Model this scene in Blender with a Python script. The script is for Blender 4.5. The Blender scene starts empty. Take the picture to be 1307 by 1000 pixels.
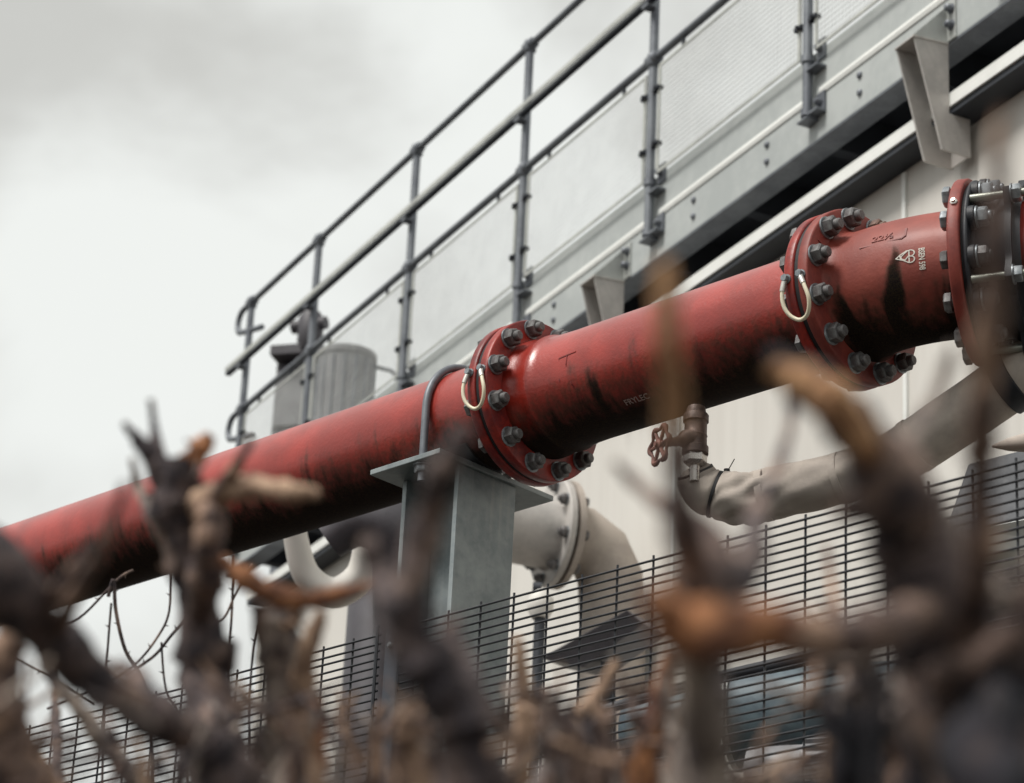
import bpy, bmesh, math, random
import numpy as np
A = np.array
scene = bpy.context.scene
COL = scene.collection
# ------------------------------------------------------------------ camera maths
f = 3700.0
tilt = math.atan(1570 / 3700); roll = math.atan(440 / 8720)
C = A([0, 0, .8])
R = A([1, 0, 0.]); F = A([0, math.cos(tilt), math.sin(tilt)]); U = A([0, -math.sin(tilt), math.cos(tilt)])
Rr = R * math.cos(roll) + U * math.sin(roll); Ur = U * math.cos(roll) - R * math.sin(roll)
def pt(px, py, Z): return C + Z * (F + Rr * (px - 653.5) / f - Ur * (py - 500) / f)
def pj(P):
    d = np.asarray(P) - C; z = d @ F
    return (653.5 + f * (d @ Rr) / z, 500 - f * (d @ Ur) / z)
UP = A([0, 0, 1.])
def unit(v): v = np.asarray(v, float); return v / np.linalg.norm(v)
class Fr:                                        # local frame: s along, n towards the viewer's side, z up
    def __init__(s, O, ds): s.O = np.asarray(O, float); s.s = unit([ds[0], ds[1], 0]); s.n = A([s.s[1], -s.s[0], 0]); s.z = UP
    def __call__(q, s, n, z): return q.O + q.s * s + q.n * n + q.z * z
PF = Fr(pt(695, 511, 7.06), (.709, -.7052))      # pipeline frame
WF = Fr(pt(665, 395, 12.9), (.4406, -.8977))     # walkway frame
FF = Fr(pt(695, 752, 6.2), (.709, -.7052))       # fence frame
# ------------------------------------------------------------------ mesh helpers
class MB:
    def __init__(s): s.v = []; s.f = []; s.uv = {}; s.sm = []
    def add(s, vs, fs, smooth=False, uvs=None):
        b = len(s.v); s.v += [tuple(map(float, x)) for x in vs]
        for i, q in enumerate(fs):
            if uvs is not None: s.uv[len(s.f)] = uvs[i]
            s.f.append(tuple(b + k for k in q)); s.sm.append(smooth)
    def hexa(s, p):                              # 8 corners: bottom 4, top 4
        s.add(p, [(0, 1, 2, 3), (7, 6, 5, 4), (0, 4, 5, 1), (1, 5, 6, 2), (2, 6, 7, 3), (3, 7, 4, 0)])
    def box(s, fr, a, b):
        (s0, n0, z0), (s1, n1, z1) = a, b
        s.hexa([fr(s0, n0, z0), fr(s1, n0, z0), fr(s1, n1, z0), fr(s0, n1, z0), fr(s0, n0, z1), fr(s1, n0, z1), fr(s1, n1, z1), fr(s0, n1, z1)])
    def prism(s, pts, off):                      # polygon + offset vector
        n = len(pts); off = np.asarray(off)
        s.add(list(pts) + [np.asarray(p) + off for p in pts], [tuple(range(n)), tuple(range(2 * n - 1, n - 1, -1))] + [(i, (i + 1) % n, n + (i + 1) % n, n + i) for i in range(n)])
    def beam(s, a, b, w, h, up=UP):
        a, b = np.asarray(a), np.asarray(b); d = unit(b - a); x = unit(np.cross(d, up)); y = np.cross(x, d)
        o = [(-w / 2, -h / 2), (w / 2, -h / 2), (w / 2, h / 2), (-w / 2, h / 2)]
        s.hexa([a + x * i + y * j for i, j in o] + [b + x * i + y * j for i, j in o])
    def tube(s, pts, rad, k=10, caps=True, jit=None, smooth=True):
        pts = [np.asarray(p, float) for p in pts]; n = len(pts)
        if not hasattr(rad, '__len__'): rad = [rad] * n
        t = [unit(pts[min(i + 1, n - 1)] - pts[max(i - 1, 0)]) for i in range(n)]
        x = np.cross(t[0], UP)
        if np.linalg.norm(x) < .1: x = np.cross(t[0], A([0, 1., 0]))
        x = unit(x); vs = []
        for i in range(n):
            x = unit(x - t[i] * (x @ t[i])); y = np.cross(t[i], x)
            for j in range(k):
                a = 2 * math.pi * j / k; r = rad[i] * (jit(i, j) if jit else 1)
                vs.append(pts[i] + (x * math.cos(a) + y * math.sin(a)) * r)
        fs = [(i * k + j, i * k + (j + 1) % k, (i + 1) * k + (j + 1) % k, (i + 1) * k + j) for i in range(n - 1) for j in range(k)]
        s.add(vs, fs, smooth)
        if caps: s.add([vs[j] for j in range(k)], [tuple(range(k))]); s.add([vs[(n - 1) * k + j] for j in range(k)], [tuple(range(k))])
    def lathe(s, o, d, prof, k=32, caps=True, smooth=True, ref=None, ph=0.):   # prof: (distance along d, radius)
        o = np.asarray(o, float); d = unit(d)
        x = np.cross(d, UP if abs(d[2]) < .9 else A([0, 1., 0])) if ref is None else np.asarray(ref)
        x = unit(x - d * (x @ d)); y = np.cross(d, x); vs = []
        for (t, r) in prof:
            for j in range(k):
                a = 2 * math.pi * j / k + ph; vs.append(o + d * t + (x * math.cos(a) + y * math.sin(a)) * r)
        n = len(prof)
        s.add(vs, [(i * k + j, i * k + (j + 1) % k, (i + 1) * k + (j + 1) % k, (i + 1) * k + j) for i in range(n - 1) for j in range(k)], smooth)
        if caps: s.add(vs[:k], [tuple(range(k))]); s.add(vs[-k:], [tuple(range(k))])
    def sweep(s, rings, k=72, caps=False):       # rings: (centre, tangent (horizontal), radius, u) ; uv = (u, angle from the bottom)
        vs = []; uvs = []; fs = []
        for (c, t, r, u) in rings:
            sd = A([t[1], -t[0], 0])
            for j in range(k):
                a = 2 * math.pi * j / k; vs.append(c + (-UP * math.cos(a) + sd * math.sin(a)) * r)
        n = len(rings)
        def ang(j): a = 2 * math.pi * j / k; return a if a <= math.pi + 1e-6 else 2 * math.pi - a
        for i in range(n - 1):
            for j in range(k):
                fs.append((i * k + j, i * k + (j + 1) % k, (i + 1) * k + (j + 1) % k, (i + 1) * k + j))
                sg = 0 if j < k // 2 else 7.3
                uvs.append([(rings[i][3] + sg, ang(j)), (rings[i][3] + sg, ang(j + 1)), (rings[i + 1][3] + sg, ang(j + 1)), (rings[i + 1][3] + sg, ang(j))])
        s.add(vs, fs, True, uvs)
        if caps:
            s.add(vs[:k], [tuple(range(k))]); s.add(vs[-k:], [tuple(range(k))])
def mesh(name, mb, mat, origin, sharp=40):
    me = bpy.data.meshes.new(name); o = np.asarray(origin)
    me.from_pydata([tuple(A(v) - o) for v in mb.v], [], mb.f); me.update()
    for p, sm in zip(me.polygons, mb.sm): p.use_smooth = sm
    if mb.uv:
        l = me.uv_layers.new(name='UVMap')
        for p in me.polygons:
            q = mb.uv.get(p.index)
            if q:
                for li, u in zip(p.loop_indices, q): l.data[li].uv = u
    bm = bmesh.new(); bm.from_mesh(me); bmesh.ops.recalc_face_normals(bm, faces=bm.faces); bm.to_mesh(me); bm.free()
    if any(mb.sm): me.set_sharp_from_angle(angle=math.radians(sharp))
    me.materials.append(mat); return me
def thing(name, label, cat, loc, group=None):
    o = bpy.data.objects.new(name, None); COL.objects.link(o); o.location = tuple(loc); o.empty_display_size = .05
    o['label'] = label; o['category'] = cat
    if group: o['group'] = group
    return o
def world_loc(o):
    l = A(o.location)
    while o.parent: o = o.parent; l = l + A(o.location)
    return l
def part(name, mb, mat, parent, bevel=0, label=None, sharp=40):
    o = bpy.data.objects.new(name, mesh(name, mb, mat, world_loc(parent), sharp)); COL.objects.link(o); o.parent = parent
    if bevel:
        b = o.modifiers.new('bevel', 'BEVEL'); b.width = bevel; b.segments = 2; b.limit_method = 'ANGLE'; b.angle_limit = math.radians(40)
    if label: o['label'] = label
    return o
def single(name, mb, mat, label, cat, loc, group=None, bevel=0, kind=None):
    o = bpy.data.objects.new(name, mesh(name, mb, mat, loc)); COL.objects.link(o); o.location = tuple(loc)
    if bevel:
        b = o.modifiers.new('bevel', 'BEVEL'); b.width = bevel; b.segments = 2; b.limit_method = 'ANGLE'
    if label: o['label'] = label
    if cat: o['category'] = cat
    if group: o['group'] = group
    if kind: o['kind'] = kind
    return o
def copy_tree(o, parent=None, delta=None):
    c = o.copy(); COL.objects.link(c)
    if parent is not None: c.parent = parent
    for ch in o.children: copy_tree(ch, c)
    return c
# ------------------------------------------------------------------ materials
class NT:
    def __init__(s, name):
        m = bpy.data.materials.new(name); m.use_nodes = True; s.m = m; s.t = m.node_tree; s.b = s.t.nodes['Principled BSDF']
        s.co = s.t.nodes.new('ShaderNodeTexCoord')
    def n(s, kind, **kw):
        x = s.t.nodes.new('ShaderNode' + kind)
        for k, v in kw.items():
            if k == 'i':
                for a, b in v.items(): s.put(x, a, b)
            else: setattr(x, k, v)
        return x
    def put(s, node, key, v):
        if isinstance(v, bpy.types.NodeSocket): s.t.links.new(v, node.inputs[key])
        else: node.inputs[key].default_value = v
    def math(s, op, a, b=0., c=0., clamp=False):
        x = s.n('Math', operation=op, use_clamp=clamp); s.put(x, 0, a); s.put(x, 1, b); s.put(x, 2, c); return x.outputs[0]
    def noise(s, vec, scale, detail=4., rough=.55, dist=0.):
        return s.n('TexNoise', i={'Vector': vec, 'Scale': scale, 'Detail': detail, 'Roughness': rough, 'Distortion': dist}).outputs['Fac']
    def ramp(s, v, a, b): # smoothstep
        x = s.n('MapRange', interpolation_type='SMOOTHSTEP', i={'Value': v, 'From Min': a, 'From Max': b}); return x.outputs[0]
    def mix(s, fac, a, b):
        x = s.n('Mix', data_type='RGBA'); s.put(x, 0, fac)
        s.put(x, 6, a if isinstance(a, bpy.types.NodeSocket) else (*a, 1)); s.put(x, 7, b if isinstance(b, bpy.types.NodeSocket) else (*b, 1)); return x.outputs[2]
    def scale(s, v, sc): x = s.n('Mapping', i={'Vector': v, 'Scale': sc}); return x.outputs[0]
    def bump(s, h, strength, dist): x = s.n('Bump', i={'Height': h, 'Strength': strength, 'Distance': dist}); s.put(s.b, 'Normal', x.outputs[0])
    def set(s, **kw):
        for k, v in kw.items():
            k = k.replace('_', ' ').title().replace('Ior', 'IOR')
            if isinstance(v, tuple) and len(v) == 3: v = (*v, 1)
            s.put(s.b, k, v)
def simple(name, c1, c2=None, scale=8, rough=.6, metal=0., bump=.15, bd=.002, stretch=(1, 1, 1), r2=None, spec=None):
    q = NT(name); v = q.scale(q.co.outputs['Object'], stretch); c2 = c2 or tuple(x * .75 for x in c1)
    a = q.noise(v, scale, 6, .6); b = q.noise(v, scale * 9, 3, .6)
    m = q.ramp(q.math('ADD', q.math('MULTIPLY', a, .75), q.math('MULTIPLY', b, .25)), .38, .62)
    q.set(base_color=q.mix(m, c2, c1), metallic=metal, roughness=q.math('ADD', rough - .08, q.math('MULTIPLY', b, .16)))
    if spec is not None: q.put(q.b, 'Specular IOR Level', spec)
    q.bump(q.math('ADD', b, q.math('MULTIPLY', a, .5)), bump, bd); return q.m
def paint(name, base, thr, peak, rough=.38, seed=0., light=None, coat=.55, bump=.22):
    q = NT(name); u = q.co.outputs['UV']; ob = q.co.outputs['Object']
    sx = q.n('SeparateXYZ', i={'Vector': u}); v = sx.outputs[1]
    ofs = q.n('VectorMath', operation='ADD', i={0: u, 1: (seed, 0, 0)}).outputs[0]
    n1 = q.noise(q.scale(ofs, (21, .6, 1)), 1., 2, .5)                        # streak tips
    n2 = q.noise(q.scale(ofs, (55, 6, 1)), 1., 5, .7); n3 = q.noise(q.scale(ofs, (5, .5, 1)), 1., 1, .5)
    n4 = q.noise(ob, 330, 3, .6); n5 = q.noise(ob, 6, 4, .6)
    hump = q.math('POWER', q.ramp(n1, .45, .75), 1.6)
    n6 = q.noise(q.scale(ofs, (45, 2.2, 1)), 1., 4, .65)
    lim = q.math('ADD', q.math('ADD', thr - .1, q.math('MULTIPLY', hump, peak)), q.math('ADD', q.math('ADD', q.math('MULTIPLY', q.math('SUBTRACT', n2, .5), .55), q.math('MULTIPLY', q.math('SUBTRACT', n6, .5), .6)), q.math('MULTIPLY', q.math('SUBTRACT', n3, .5), .8)))
    dirt = q.ramp(q.math('SUBTRACT', lim, v), -.28, .5)
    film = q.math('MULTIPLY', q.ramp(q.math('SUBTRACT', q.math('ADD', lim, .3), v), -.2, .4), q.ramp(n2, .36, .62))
    shade_film = q.ramp(q.math('SUBTRACT', q.math('ADD', lim, .35), v), -.25, .6)  # broad dirt film that also paints the underside's soft shading into the colour
    lightc = light or tuple(min(1, x * 1.22 + .003) for x in base)
    col = q.mix(q.ramp(n5, .35, .68), tuple(x * .82 for x in base), lightc)
    vor = q.n('TexVoronoi', i={'Vector': q.scale(ofs, (26, 5.5, 1)), 'Scale': 1.6, 'Randomness': 1.})
    spot = q.math('MULTIPLY', q.math('LESS_THAN', vor.outputs['Distance'], q.math('MULTIPLY', n2, .12)), q.ramp(n5, .5, .6))
    col = q.mix(q.math('MULTIPLY', spot, .75), col, (.07, .02, .015))
    col = q.mix(q.math('MULTIPLY', shade_film, .55), col, tuple(x * .28 for x in base))
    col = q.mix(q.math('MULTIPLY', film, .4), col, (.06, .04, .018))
    dcol = q.mix(q.ramp(n4, .35, .7), (.005, .006, .008), (.028, .022, .012))
    col = q.mix(q.math('MULTIPLY', dirt, .96), col, dcol)
    q.set(base_color=col, roughness=q.math('ADD', q.math('ADD', rough, q.math('MULTIPLY', n4, .1)), q.math('MULTIPLY', dirt, .4)))
    q.put(q.b, 'Specular IOR Level', q.math('SUBTRACT', .5, q.math('MULTIPLY', dirt, .4))); q.put(q.b, 'Coat Weight', q.math('MULTIPLY', q.math('SUBTRACT', 1., dirt), coat)); q.put(q.b, 'Coat Roughness', .27)
    q.bump(q.math('ADD', q.noise(ob, 120, 3, .5), q.math('ADD', q.math('MULTIPLY', n4, .35), q.math('MULTIPLY', spot, -.8))), bump, .004); return q.m
M = {}
RED = (.31, .021, .011)
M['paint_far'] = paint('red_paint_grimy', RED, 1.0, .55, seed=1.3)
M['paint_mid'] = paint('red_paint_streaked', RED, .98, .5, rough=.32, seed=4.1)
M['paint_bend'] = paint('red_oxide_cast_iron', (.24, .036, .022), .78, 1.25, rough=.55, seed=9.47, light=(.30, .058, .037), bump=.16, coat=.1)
M['red'] = simple('red_paint_flange', RED, (.13, .009, .009), 14, .42, bump=.25)
M['oxide'] = simple('oxide_flange', (.25, .042, .028), (.16, .024, .018), 14, .55, bump=.2)
M['gasket'] = simple('gasket_rubber', (.012, .012, .014), rough=.6)
M['bolt'] = simple('bolt_steel', (.33, .355, .375), (.18, .2, .215), 60, .42, .5, .2, .001)
M['bolt_dull'] = simple('bolt_steel_dull', (.17, .17, .17), (.09, .08, .08), 60, .55, .3, .3, .001)
M['bolt_rust'] = simple('bolt_steel_rusty', (.2, .12, .09), (.1, .06, .05), 70, .65, .2, .4, .001)
M['galv'] = simple('galvanised_steel', (.50, .515, .49), (.40, .415, .40), 5, .5, .25, .12, .001)
M['galv_web'] = simple('galvanised_web', (.475, .50, .49), (.395, .42, .415), 2.5, .6, .1, .08, .001)
M['rail'] = simple('weathered_rail', (.2, .215, .235), (.13, .14, .16), 6, .5, .35, .1, .001)
M['tray'] = simple('rail_channel', (.56, .57, .53), (.42, .43, .41), 4, .5, .2, .08, .001)
M['strip'] = simple('bright_edge_strip', (.82, .83, .8), (.74, .75, .72), 3, .5, bump=.03)
M['wire'] = simple('pale_mesh_wire', (.8, .81, .78), rough=.5)
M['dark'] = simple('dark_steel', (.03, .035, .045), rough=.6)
M['cream'] = simple('cream_cladding', (.67, .645, .6), (.61, .583, .54), 1.1, .55, bump=.03, stretch=(1.6, 1.6, .16))
M['fence'] = simple('black_fence_coating', (.012, .014, .02), rough=.5)
M['fpost'] = simple('fence_post_coating', (.045, .048, .06), rough=.45)
M['lag'] = simple('canvas_lagging', (.44, .385, .335), (.35, .305, .27), 7, .85, bump=.22, bd=.003)
M['brass'] = simple('bronze', (.13, .085, .068), (.06, .042, .036), 20, .5, .5, .3)
M['wheel'] = simple('worn_red_wheel', (.24, .105, .08), (.11, .055, .05), 30, .5, .3)
M['chrome'] = simple('bright_nut', (.62, .58, .54), rough=.28, metal=.8)
M['cable'] = simple('cream_cable', (.78, .72, .55), (.68, .6, .44), rough=.45, bump=.05)
M['lug'] = simple('tinned_lug', (.6, .58, .54), rough=.4, metal=.6)
M['black'] = simple('black_epoxy', (.012, .014, .02), (.008, .009, .013), 30, .55, bump=.25)
M['zincrod'] = simple('zinc_rod', (.3, .31, .27), rough=.4, metal=.6)
M['mark'] = simple('white_marking', (.85, .8, .72), rough=.6)
M['scratch'] = simple('pale_scratch', (.34, .24, .22), rough=.7)
M['duct'] = simple('silver_duct', (.54, .51, .48), (.42, .4, .38), 5, .6, .2)
M['blue'] = simple('blue_grey_enamel', (.11, .155, .175), (.055, .08, .1), 5, .5)
M['slate'] = simple('slate_paint', (.07, .065, .075), rough=.55)
M['grey'] = simple('grey_enamel', (.22, .22, .23), rough=.5)
M['ground'] = simple('dry_ground', (.06, .05, .04), (.03, .028, .022), 3, .95, bump=.6, bd=.03)
def gal_col():
    q = NT('spangled_galvanising'); ob = q.co.outputs['Object']
    vo = q.n('TexVoronoi', i={'Vector': ob, 'Scale': 90.}); n = q.noise(ob, 9, 5, .65); st = q.noise(q.scale(ob, (60, 60, 2)), 1., 3, .6)
    c = q.mix(q.ramp(n, .3, .7), (.17, .2, .21), (.31, .345, .35))
    c = q.mix(q.math('MULTIPLY', vo.outputs['Color'], .22), c, (.36, .38, .38)); c = q.mix(q.math('MULTIPLY', q.ramp(st, .55, .75), .25), c, (.4, .4, .39))
    q.set(base_color=c, metallic=.45, roughness=q.math('ADD', .38, q.math('MULTIPLY', n, .25))); q.bump(n, .1, .002); return q.m
M['column'] = gal_col()
def bark(name, a, b, c):
    q = NT(name); ob = q.co.outputs['Object']
    n1 = q.noise(ob, 42, 5, .65); n2 = q.noise(q.scale(ob, (160, 160, 30)), 1., 4, .6); n3 = q.noise(q.scale(ob, (26, 26, 13)), 1., 3, .6)
    col = q.mix(q.ramp(n1, .38, .62), a, b); col = q.mix(q.ramp(n3, .52, .68), col, c)
    col = q.mix(q.math('MULTIPLY', q.ramp(n2, .5, .7), .6), col, tuple(x * .4 for x in a))
    q.set(base_color=col, roughness=.85); q.bump(q.math('ADD', n2, n1), .7, .006); return q.m
M['b_dark'] = bark('dark_bark', (.03, .024, .03), (.12, .086, .08), (.30, .21, .17))
M['b_black'] = bark('shaded_black_bark', (.008, .009, .014), (.026, .022, .03), (.075, .052, .045))  # near-black navy: deep shade of the lower-right hollows put into the bark
M['b_brown'] = bark('brown_bark', (.055, .036, .036), (.2, .13, .1), (.42, .27, .19))
M['b_grey'] = bark('grey_bark', (.1, .08, .08), (.29, .235, .2), (.42, .34, .28))
M['b_orange'] = bark('orange_bark', (.17, .07, .04), (.46, .2, .085), (.1, .05, .04))
M['b_gold'] = bark('golden_bark', (.34, .17, .08), (.56, .33, .17), (.22, .11, .06))
M['b_tan'] = bark('tan_bark', (.27, .17, .115), (.52, .35, .24), (.13, .08, .06))
# ------------------------------------------------------------------ ground, sky, light, camera
g = MB(); g.add([(-400, -400, 0), (400, -400, 0), (400, 400, 0), (-400, 400, 0)], [(0, 1, 2, 3)])
single('ground', g, M['ground'], None, None, (0, 0, 0), kind='structure')
w = bpy.data.worlds.new('World'); scene.world = w; w.use_nodes = True; t = w.node_tree; nd = t.nodes; nd.clear()
SUN_EL, SUN_AZ = 56, 238                          # degrees; azimuth clockwise from +Y
out = nd.new('ShaderNodeOutputWorld'); sky = nd.new('ShaderNodeTexSky'); sky.sky_type = 'NISHITA'; sky.sun_disc = False
sky.sun_elevation = math.radians(SUN_EL); sky.sun_rotation = math.radians(SUN_AZ)
b1 = nd.new('ShaderNodeBackground'); b1.inputs[1].default_value = .1; t.links.new(sky.outputs[0], b1.inputs[0])
tc = nd.new('ShaderNodeTexCoord'); mp = nd.new('ShaderNodeMapping'); mp.inputs['Scale'].default_value = (1, 1, 1.4); mp.inputs['Location'].default_value = (.3, 1.7, .25)
t.links.new(tc.outputs['Generated'], mp.inputs[0])
nz = nd.new('ShaderNodeTexNoise'); nz.inputs['Scale'].default_value = 5.2; nz.inputs['Detail'].default_value = 5; nz.inputs['Roughness'].default_value = .5; nz.inputs['Distortion'].default_value = .3
t.links.new(mp.outputs[0], nz.inputs['Vector'])
cr = nd.new('ShaderNodeValToRGB'); e = cr.color_ramp; e.interpolation = 'EASE'
e.elements[0].position = .36; e.elements[0].color = (.63, .63, .595, 1); e.elements[1].position = .62; e.elements[1].color = (.92, .94, .905, 1)
t.links.new(nz.outputs['Fac'], cr.inputs[0])
b2 = nd.new('ShaderNodeBackground'); b2.inputs[1].default_value = 1.0; t.links.new(cr.outputs[0], b2.inputs[0])
mx = nd.new('ShaderNodeMixShader'); mx.inputs[0].default_value = .94; t.links.new(b1.outputs[0], mx.inputs[1]); t.links.new(b2.outputs[0], mx.inputs[2]); t.links.new(mx.outputs[0], out.inputs[0])
sl = bpy.data.lights.new('sun', 'SUN'); sl.energy = 3.5; sl.angle = math.radians(18); sl.color = (1, .965, .915)
so = bpy.data.objects.new('sun', sl); COL.objects.link(so)
import mathutils
el, az = math.radians(SUN_EL), math.radians(SUN_AZ)
sd = mathutils.Vector((math.sin(az) * math.cos(el), math.cos(az) * math.cos(el), math.sin(el)))
so.rotation_euler = sd.to_track_quat('Z', 'Y').to_euler(); so.location = (-5, -5, 12)
cd = bpy.data.cameras.new('camera'); cam = bpy.data.objects.new('camera', cd); COL.objects.link(cam); scene.camera = cam
cd.sensor_width = 36; cd.sensor_fit = 'HORIZONTAL'; cd.lens = f / 1307 * 36; cd.clip_end = 2000; cd.clip_start = .05
mt = mathutils.Matrix([[Rr[0], Ur[0], -F[0], C[0]], [Rr[1], Ur[1], -F[1], C[1]], [Rr[2], Ur[2], -F[2], C[2]], [0, 0, 0, 1]]); cam.matrix_world = mt
cd.dof.use_dof = True; cd.dof.focus_distance = 6.62; cd.dof.aperture_fstop = 5.4; cd.dof.aperture_blades = 0
scene.view_settings.view_transform = 'Standard'; scene.view_settings.look = 'None'; scene.view_settings.exposure = 0.0; scene.view_settings.gamma = 1
scene.cycles.use_denoising = True; scene.cycles.max_bounces = 6; scene.render.film_transparent = False
# ------------------------------------------------------------------ pipeline
rP, rFl, rB = .1365, .2025, .1775
D1 = PF.s; a0 = math.atan2(D1[1], D1[0])
def spool_frame(s): return PF(s, 0, 0)
def flange_mb(o, d, s0, s1, r=rFl, inner=rP - .01):
    m = MB(); b = .004
    m.lathe(o, d, [(s0, inner), (s0, r - b), (s0 + b * .35, r - b * .35), (s0 + b, r), (s1 - b, r), (s1 - b * .35, r - b * .35), (s1, r - b), (s1, inner)], 96, caps=False)
    return m
def hexring(m, o, d, a, b, rc, ph, side=6):
    m.lathe(o, d, [(a, rc * .97), (a + .001, rc), (b - .003, rc), (b, rc * .86)], side, ph=ph, smooth=False)
def bolt_circle(root, centre, d, n, rb, ph0, back, name='bolt', stud=.013, mat='bolt', head=True, rusty=-1):
    d = unit(d); x = unit(np.cross(d, UP)); y = np.cross(x, d); rr = random.Random(int(centre[0] * 1000) % 977)
    src = None
    wl = world_loc(root)
    for i in range(n):
        a = ph0 + 2 * math.pi * i / n
        p = centre + (x * math.cos(a) + y * math.sin(a)) * rb
        if src is None:
            m = MB(); z0 = A([0, 0, 0.])
            hexring(m, z0, d, .0035, .0255, .0222, .2)
            m.lathe(z0, d, [(.02, .0125), (.0255 + stud - .003, .0125), (.0255 + stud, .0098)], 20)
            if head: hexring(m, z0, -d, back + .0035, back + .019, .0222, .5); m.lathe(z0, d, [(-back - .004, .011), (.004, .011)], 12)
            me = mesh('bolt', m, M[mat], z0)
            mw = MB(); mw.lathe(z0, d, [(0, .0248), (.0032, .0248), (.0036, .024)], 28)
            mew = mesh('washer', mw, M[mat], z0)
            o = bpy.data.objects.new(name, me); COL.objects.link(o); o.parent = root
            wsh = bpy.data.objects.new('washer', mew); COL.objects.link(wsh); wsh.parent = o; src = o; src_w = wsh
        else:
            o = src.copy(); COL.objects.link(o); o.parent = root
            wsh = src_w.copy(); COL.objects.link(wsh); wsh.parent = o
        if rr.random() < .22 or (name == 'bolt' and i == rusty): o.material_slots[0].link = 'OBJECT'; o.material_slots[0].material = M['bolt_rust'] if i == rusty else M['bolt_dull']
        sc_ = rr.uniform(.97, 1.05); o.scale = (sc_, sc_, sc_)
        o.location = tuple(p - wl); q = mathutils.Quaternion(mathutils.Vector(tuple(d)), rr.uniform(0, 1.04)); o.rotation_mode = 'QUATERNION'; o.rotation_quaternion = q
G1, G2 = -.035, .937                              # gasket planes
# far spool (left of the first joint)
o1 = PF(-1.5, 0, 0)
sp1 = thing('flanged_pipe', 'long red pipe running off left, black grime underneath, clamped on the galvanised column', 'pipe', o1)
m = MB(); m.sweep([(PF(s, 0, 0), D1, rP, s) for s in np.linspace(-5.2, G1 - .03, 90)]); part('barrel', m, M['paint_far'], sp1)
part('flange', flange_mb(PF(G1, 0, 0), D1, -.032, -.006), M['red'], sp1)
m = MB(); m.lathe(PF(G1 - .032, 0, 0), -D1, [(0, rP + .012), (.012, rP + .006), (.02, rP - .002)], 72, caps=False); part('weld_bead', m, M['red'], sp1)
# middle spool
sp2 = thing('flanged_pipe', 'short straight red pipe between the two bolted joints, glossy with a brown drip stain', 'pipe', PF(.45, 0, 0))
m = MB()
prof = [(G1 + .03, rP + .012), (.02, rP + .0105), (.028, rP + .007), (.055, rP + .0065), (.064, rP + .0095), (.072, rP + .0095), (.078, rP + .004), (.1, rP + .002), (.16, rP)]
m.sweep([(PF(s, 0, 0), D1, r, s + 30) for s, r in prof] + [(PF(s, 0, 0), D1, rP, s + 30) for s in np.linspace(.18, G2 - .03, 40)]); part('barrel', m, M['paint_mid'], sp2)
part('flange', flange_mb(PF(G1, 0, 0), D1, .006, .034), M['red'], sp2)
part('flange', flange_mb(PF(G2, 0, 0), D1, -.032, -.006), M['red'], sp2)
bolt_circle(sp2, PF(G1 + .034, 0, 0), D1, 12, rB, math.radians(11), .066)
m = MB(); m.lathe(PF(G1, 0, 0), D1, [(-.006, rFl - .006), (.006, rFl - .006)], 72); part('gasket', m, M['gasket'], sp2)
# bend
aL, rad, bL, ang = .055, .42, .035, math.radians(22.5)
path = []
p = PF(G2 + .004, 0, 0); h = a0
LB = .03 + aL + rad * ang + bL
def bend_at(tt):
    p0 = PF(G2 + .004, 0, 0); l1 = .03 + aL
    if tt <= l1: return p0 + D1 * tt, a0
    c = p0 + D1 * l1
    if tt <= l1 + rad * ang:
        th = (tt - l1) / rad; cen = c + A([-math.sin(a0), math.cos(a0), 0]) * rad
        hh = a0 + th; return cen + A([math.sin(hh), -math.cos(hh), 0]) * rad, hh
    e, hh = bend_at(l1 + rad * ang); return e + A([math.cos(hh), math.sin(hh), 0]) * (tt - l1 - rad * ang), hh
def bend_r(tt): return rP + .004 + .011 * math.exp(-max(0, tt - .03) / .012) + .008 * math.exp(-max(0, LB - tt) / .012)
def bend_pt(tt, th, off=0.):
    c, hh = bend_at(tt); sdv = A([math.sin(hh), -math.cos(hh), 0]); return c + (-UP * math.cos(th) + sdv * math.sin(th)) * (bend_r(tt) + off)
sp3 = thing('pipe_bend', 'short red oxide pipe bend with white stamped emblem and lettering on its side', 'pipe bend', bend_at(.15)[0])
m = MB(); rings = []
for tt in np.linspace(.03, LB, 60):
    c, hh = bend_at(tt); rings.append((c, A([math.cos(hh), math.sin(hh), 0]), bend_r(tt), tt + 60))
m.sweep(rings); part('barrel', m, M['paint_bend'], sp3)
part('flange', flange_mb(PF(G2, 0, 0), D1, .006, .034), M['oxide'], sp3)
m = MB(); m.lathe(PF(G2, 0, 0), D1, [(-.006, rFl - .006), (.006, rFl - .006)], 72); part('gasket', m, M['gasket'], sp3)
bolt_circle(sp3, PF(G2 + .034, 0, 0), D1, 12, rB, math.radians(11), .066, rusty=3)
cE, hE = bend_at(LB); D2 = A([math.cos(hE), math.sin(hE), 0])
part('flange', flange_mb(cE, D2, 0, .027, rFl + .002), M['oxide'], sp3)
m = MB(); q = cE + D2 * .014 + (-UP * math.cos(1.97) + A([D2[1], -D2[0], 0]) * math.sin(1.97)) * (rFl + .002)
dn = unit(q - (cE + D2 * .014)); m.lathe(q, dn, [(0, .009), (.003, .009), (.0045, .006)], 6, smooth=False); m.lathe(q, dn, [(0, .005), (.009, .005)], 12); part('plug_screw', m, M['chrome'], sp3)
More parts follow.
